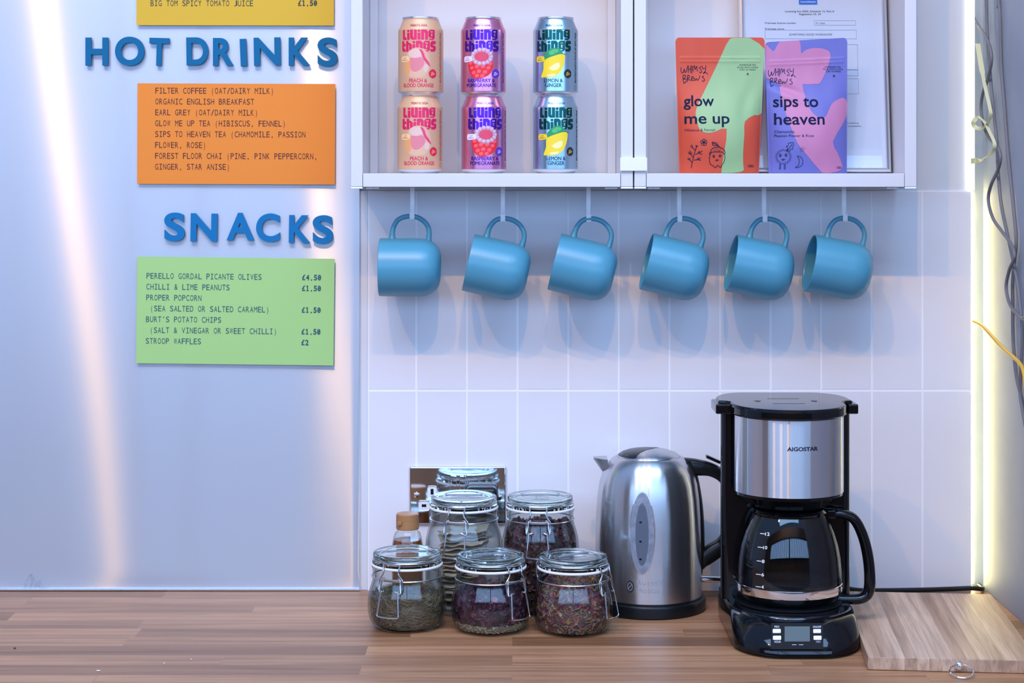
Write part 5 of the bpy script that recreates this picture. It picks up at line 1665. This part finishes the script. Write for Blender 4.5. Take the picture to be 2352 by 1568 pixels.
wv = [.0030 if .1 < i / len(P3) < .9 else .0042 for i in range(len(P3))]
prev = None
for i, p in enumerate(P3):
    tg_ = (P3[min(i + 1, len(P3) - 1)] - P3[max(i - 1, 0)]).normalized()
    nn = Vector((-tg_.z, 0, tg_.x)).normalized() * wv[i] + Vector((0, .0016, 0))
    cur = [bm.verts.new(p + nn + Vector((0, -.0003, 0))), bm.verts.new(p - nn + Vector((0, -.0003, 0))), bm.verts.new(p - nn + Vector((0, .0003, 0))), bm.verts.new(p + nn + Vector((0, .0003, 0)))]
    if prev:
        for k in range(4): bm.faces.new([prev[k], prev[(k + 1) % 4], cur[(k + 1) % 4], cur[k]])
    else: bm.faces.new(cur[::-1])
    prev = cur
bm.faces.new(prev)
tl = finish('loose_tail', bm, M['tape'], t)
tl.location = -t.location
tl['label'] = 'unlit curled end of the LED tape'

M['cable'] = mat('grey cable sheath', (.16, .16, .18), .5)
M['ycable'] = mat('yellow cable sheath', (.70, .42, .03), .45)
def wall_cable(name, pts, r, inset, m, label):
    out = []
    for px, py in pts:
        xw = WALL_R - inset
        w = F * xw / (px - 1176)
        d = CAM_D - w
        if d < -.006:
            d = -.006; xw = X(px, d)
        out.append(Vector((xw, -d, Z(py, d))))
    if pts[0][1] < 0: out.insert(0, Vector((out[0].x, out[0].y, 1.44)))
    e = out[-1]                                   # runs on down the wall to behind the worktop's end
    out += [Vector((e.x, e.y - .03, e.z - .12)), Vector((e.x, e.y - .04, .004))]
    bm = bmesh.new()
    tube(bm, smooth_path(out, 5), r, 10)
    return tag(finish(name, bm, m), label, 'cable', 'cables on the right wall')
wall_cable('electric_cable', [(2293, -60), (2294, 0), (2297, 45), (2298.5, 112), (2300.6, 165), (2307, 246), (2312, 313), (2318.5, 388), (2327.5, 473), (2334, 550), (2331, 590), (2326, 640), (2326, 700), (2327, 780), (2334, 860), (2345, 910), (2358, 970), (2368, 1040)], .0025, .0032, M['cable'], 'grey cable hanging furthest right on the right wall')
wall_cable('electric_cable', [(2265, -60), (2265.8, 0), (2267, 60), (2272, 140), (2277, 200), (2284, 270), (2290, 330), (2293, 400), (2300, 470), (2312, 530), (2325, 590), (2337, 650), (2343, 700), (2348, 760), (2346, 830), (2343, 900), (2352, 960), (2362, 1030)], .0025, .0086, M['cable'], 'grey cable running straight between the two other grey cables')
wall_cable('electric_cable', [(2236, 40), (2244, 55), (2262, 82), (2274, 110), (2277, 140), (2269, 180), (2257, 215), (2253, 250), (2259, 285), (2270, 315), (2290, 335), (2298, 360), (2292, 390), (2276, 425), (2270, 460), (2280, 500), (2300, 530), (2322, 560), (2330, 590), (2318, 620), (2311, 660), (2320, 700), (2345, 730), (2366, 748)], .0025, .0142, M['cable'], 'grey cable that winds in loops around the straighter cables')
wall_cable('electric_cable', [(2236, 737), (2255, 747), (2275, 768), (2290, 785), (2310, 805), (2330, 822), (2345, 838), (2352, 860), (2356, 900), (2362, 960)], .0026, .0195, M['ycable'], 'yellow cable crossing the grey cables on the right wall')

# crumbs on the worktop
M['crumb_dark'] = mat('dark crumb', (.03, .02, .02), .8); M['crumb_pale'] = mat('pale crumb', (.75, .70, .66), .8)
for px, py, m_, lab, sx in ((34, 1489, 'crumb_dark', 'dark crumb on the worktop at the far left', 1.6), (377, 1524, 'crumb_pale', 'white crumb on the worktop, left of the other white crumb', 1), (439, 1515, 'crumb_pale', 'white crumb on the worktop, right of the other white crumb', 1), (226, 1541, 'crumb_pale', 'white fibre scrap near the front of the worktop', 3)):
    d = CAM_D - F * EYE_Z / (py - 390)
    bm = bmesh.new()
    bmesh.ops.create_icosphere(bm, subdivisions=1, radius=.0012)
    for v in bm.verts: v.co = Vector((v.co.x * sx, v.co.y, v.co.z * .7 + .0008)) * (1 + .3 * noise.noise(v.co * 2000))
    o = finish('crumb', bm, M[m_]); o.location = V(X(px, d), d, 0.0)
    tag(o, lab, 'crumb', 'crumbs on the worktop')

# crumpled clear tape left on the steel sheet
M['cleartape'] = thin_glass('clear tape', (.90, .92, .95), (.7, .75, .8), rough=.2)
for pts, lab in (([(57, 1352), (60, 1338), (66, 1326), (72, 1318), (74, 1334), (70, 1352)], 'crumpled scrap of clear tape near the lower left of the steel sheet'),
                 ([(80, 1352), (84, 1338), (92, 1334), (90, 1346), (106, 1350)], 'small curled scrap of clear tape beside the crumpled one')):
    bm = bmesh.new(); prev = None
    q = smooth_path([V(X(px, .012), .0105 + .003 * (i % 2), Z(py, .012)) for i, (px, py) in enumerate(pts)], 4)
    for i, p in enumerate(q):
        a = p + Vector((.0022 + .001 * math.sin(i * 1.3), -.001 * math.cos(i), .001)); b_ = p - Vector((.0022, .001 * math.sin(i * 2.1), .001))
        cur = (bm.verts.new(a), bm.verts.new(b_))
        if prev: bm.faces.new([prev[0], cur[0], cur[1], prev[1]])
        prev = cur
    bmesh.ops.solidify(bm, geom=list(bm.faces), thickness=.0002)
    tag(finish('tape_scrap', bm, M['cleartape']), lab, 'tape')
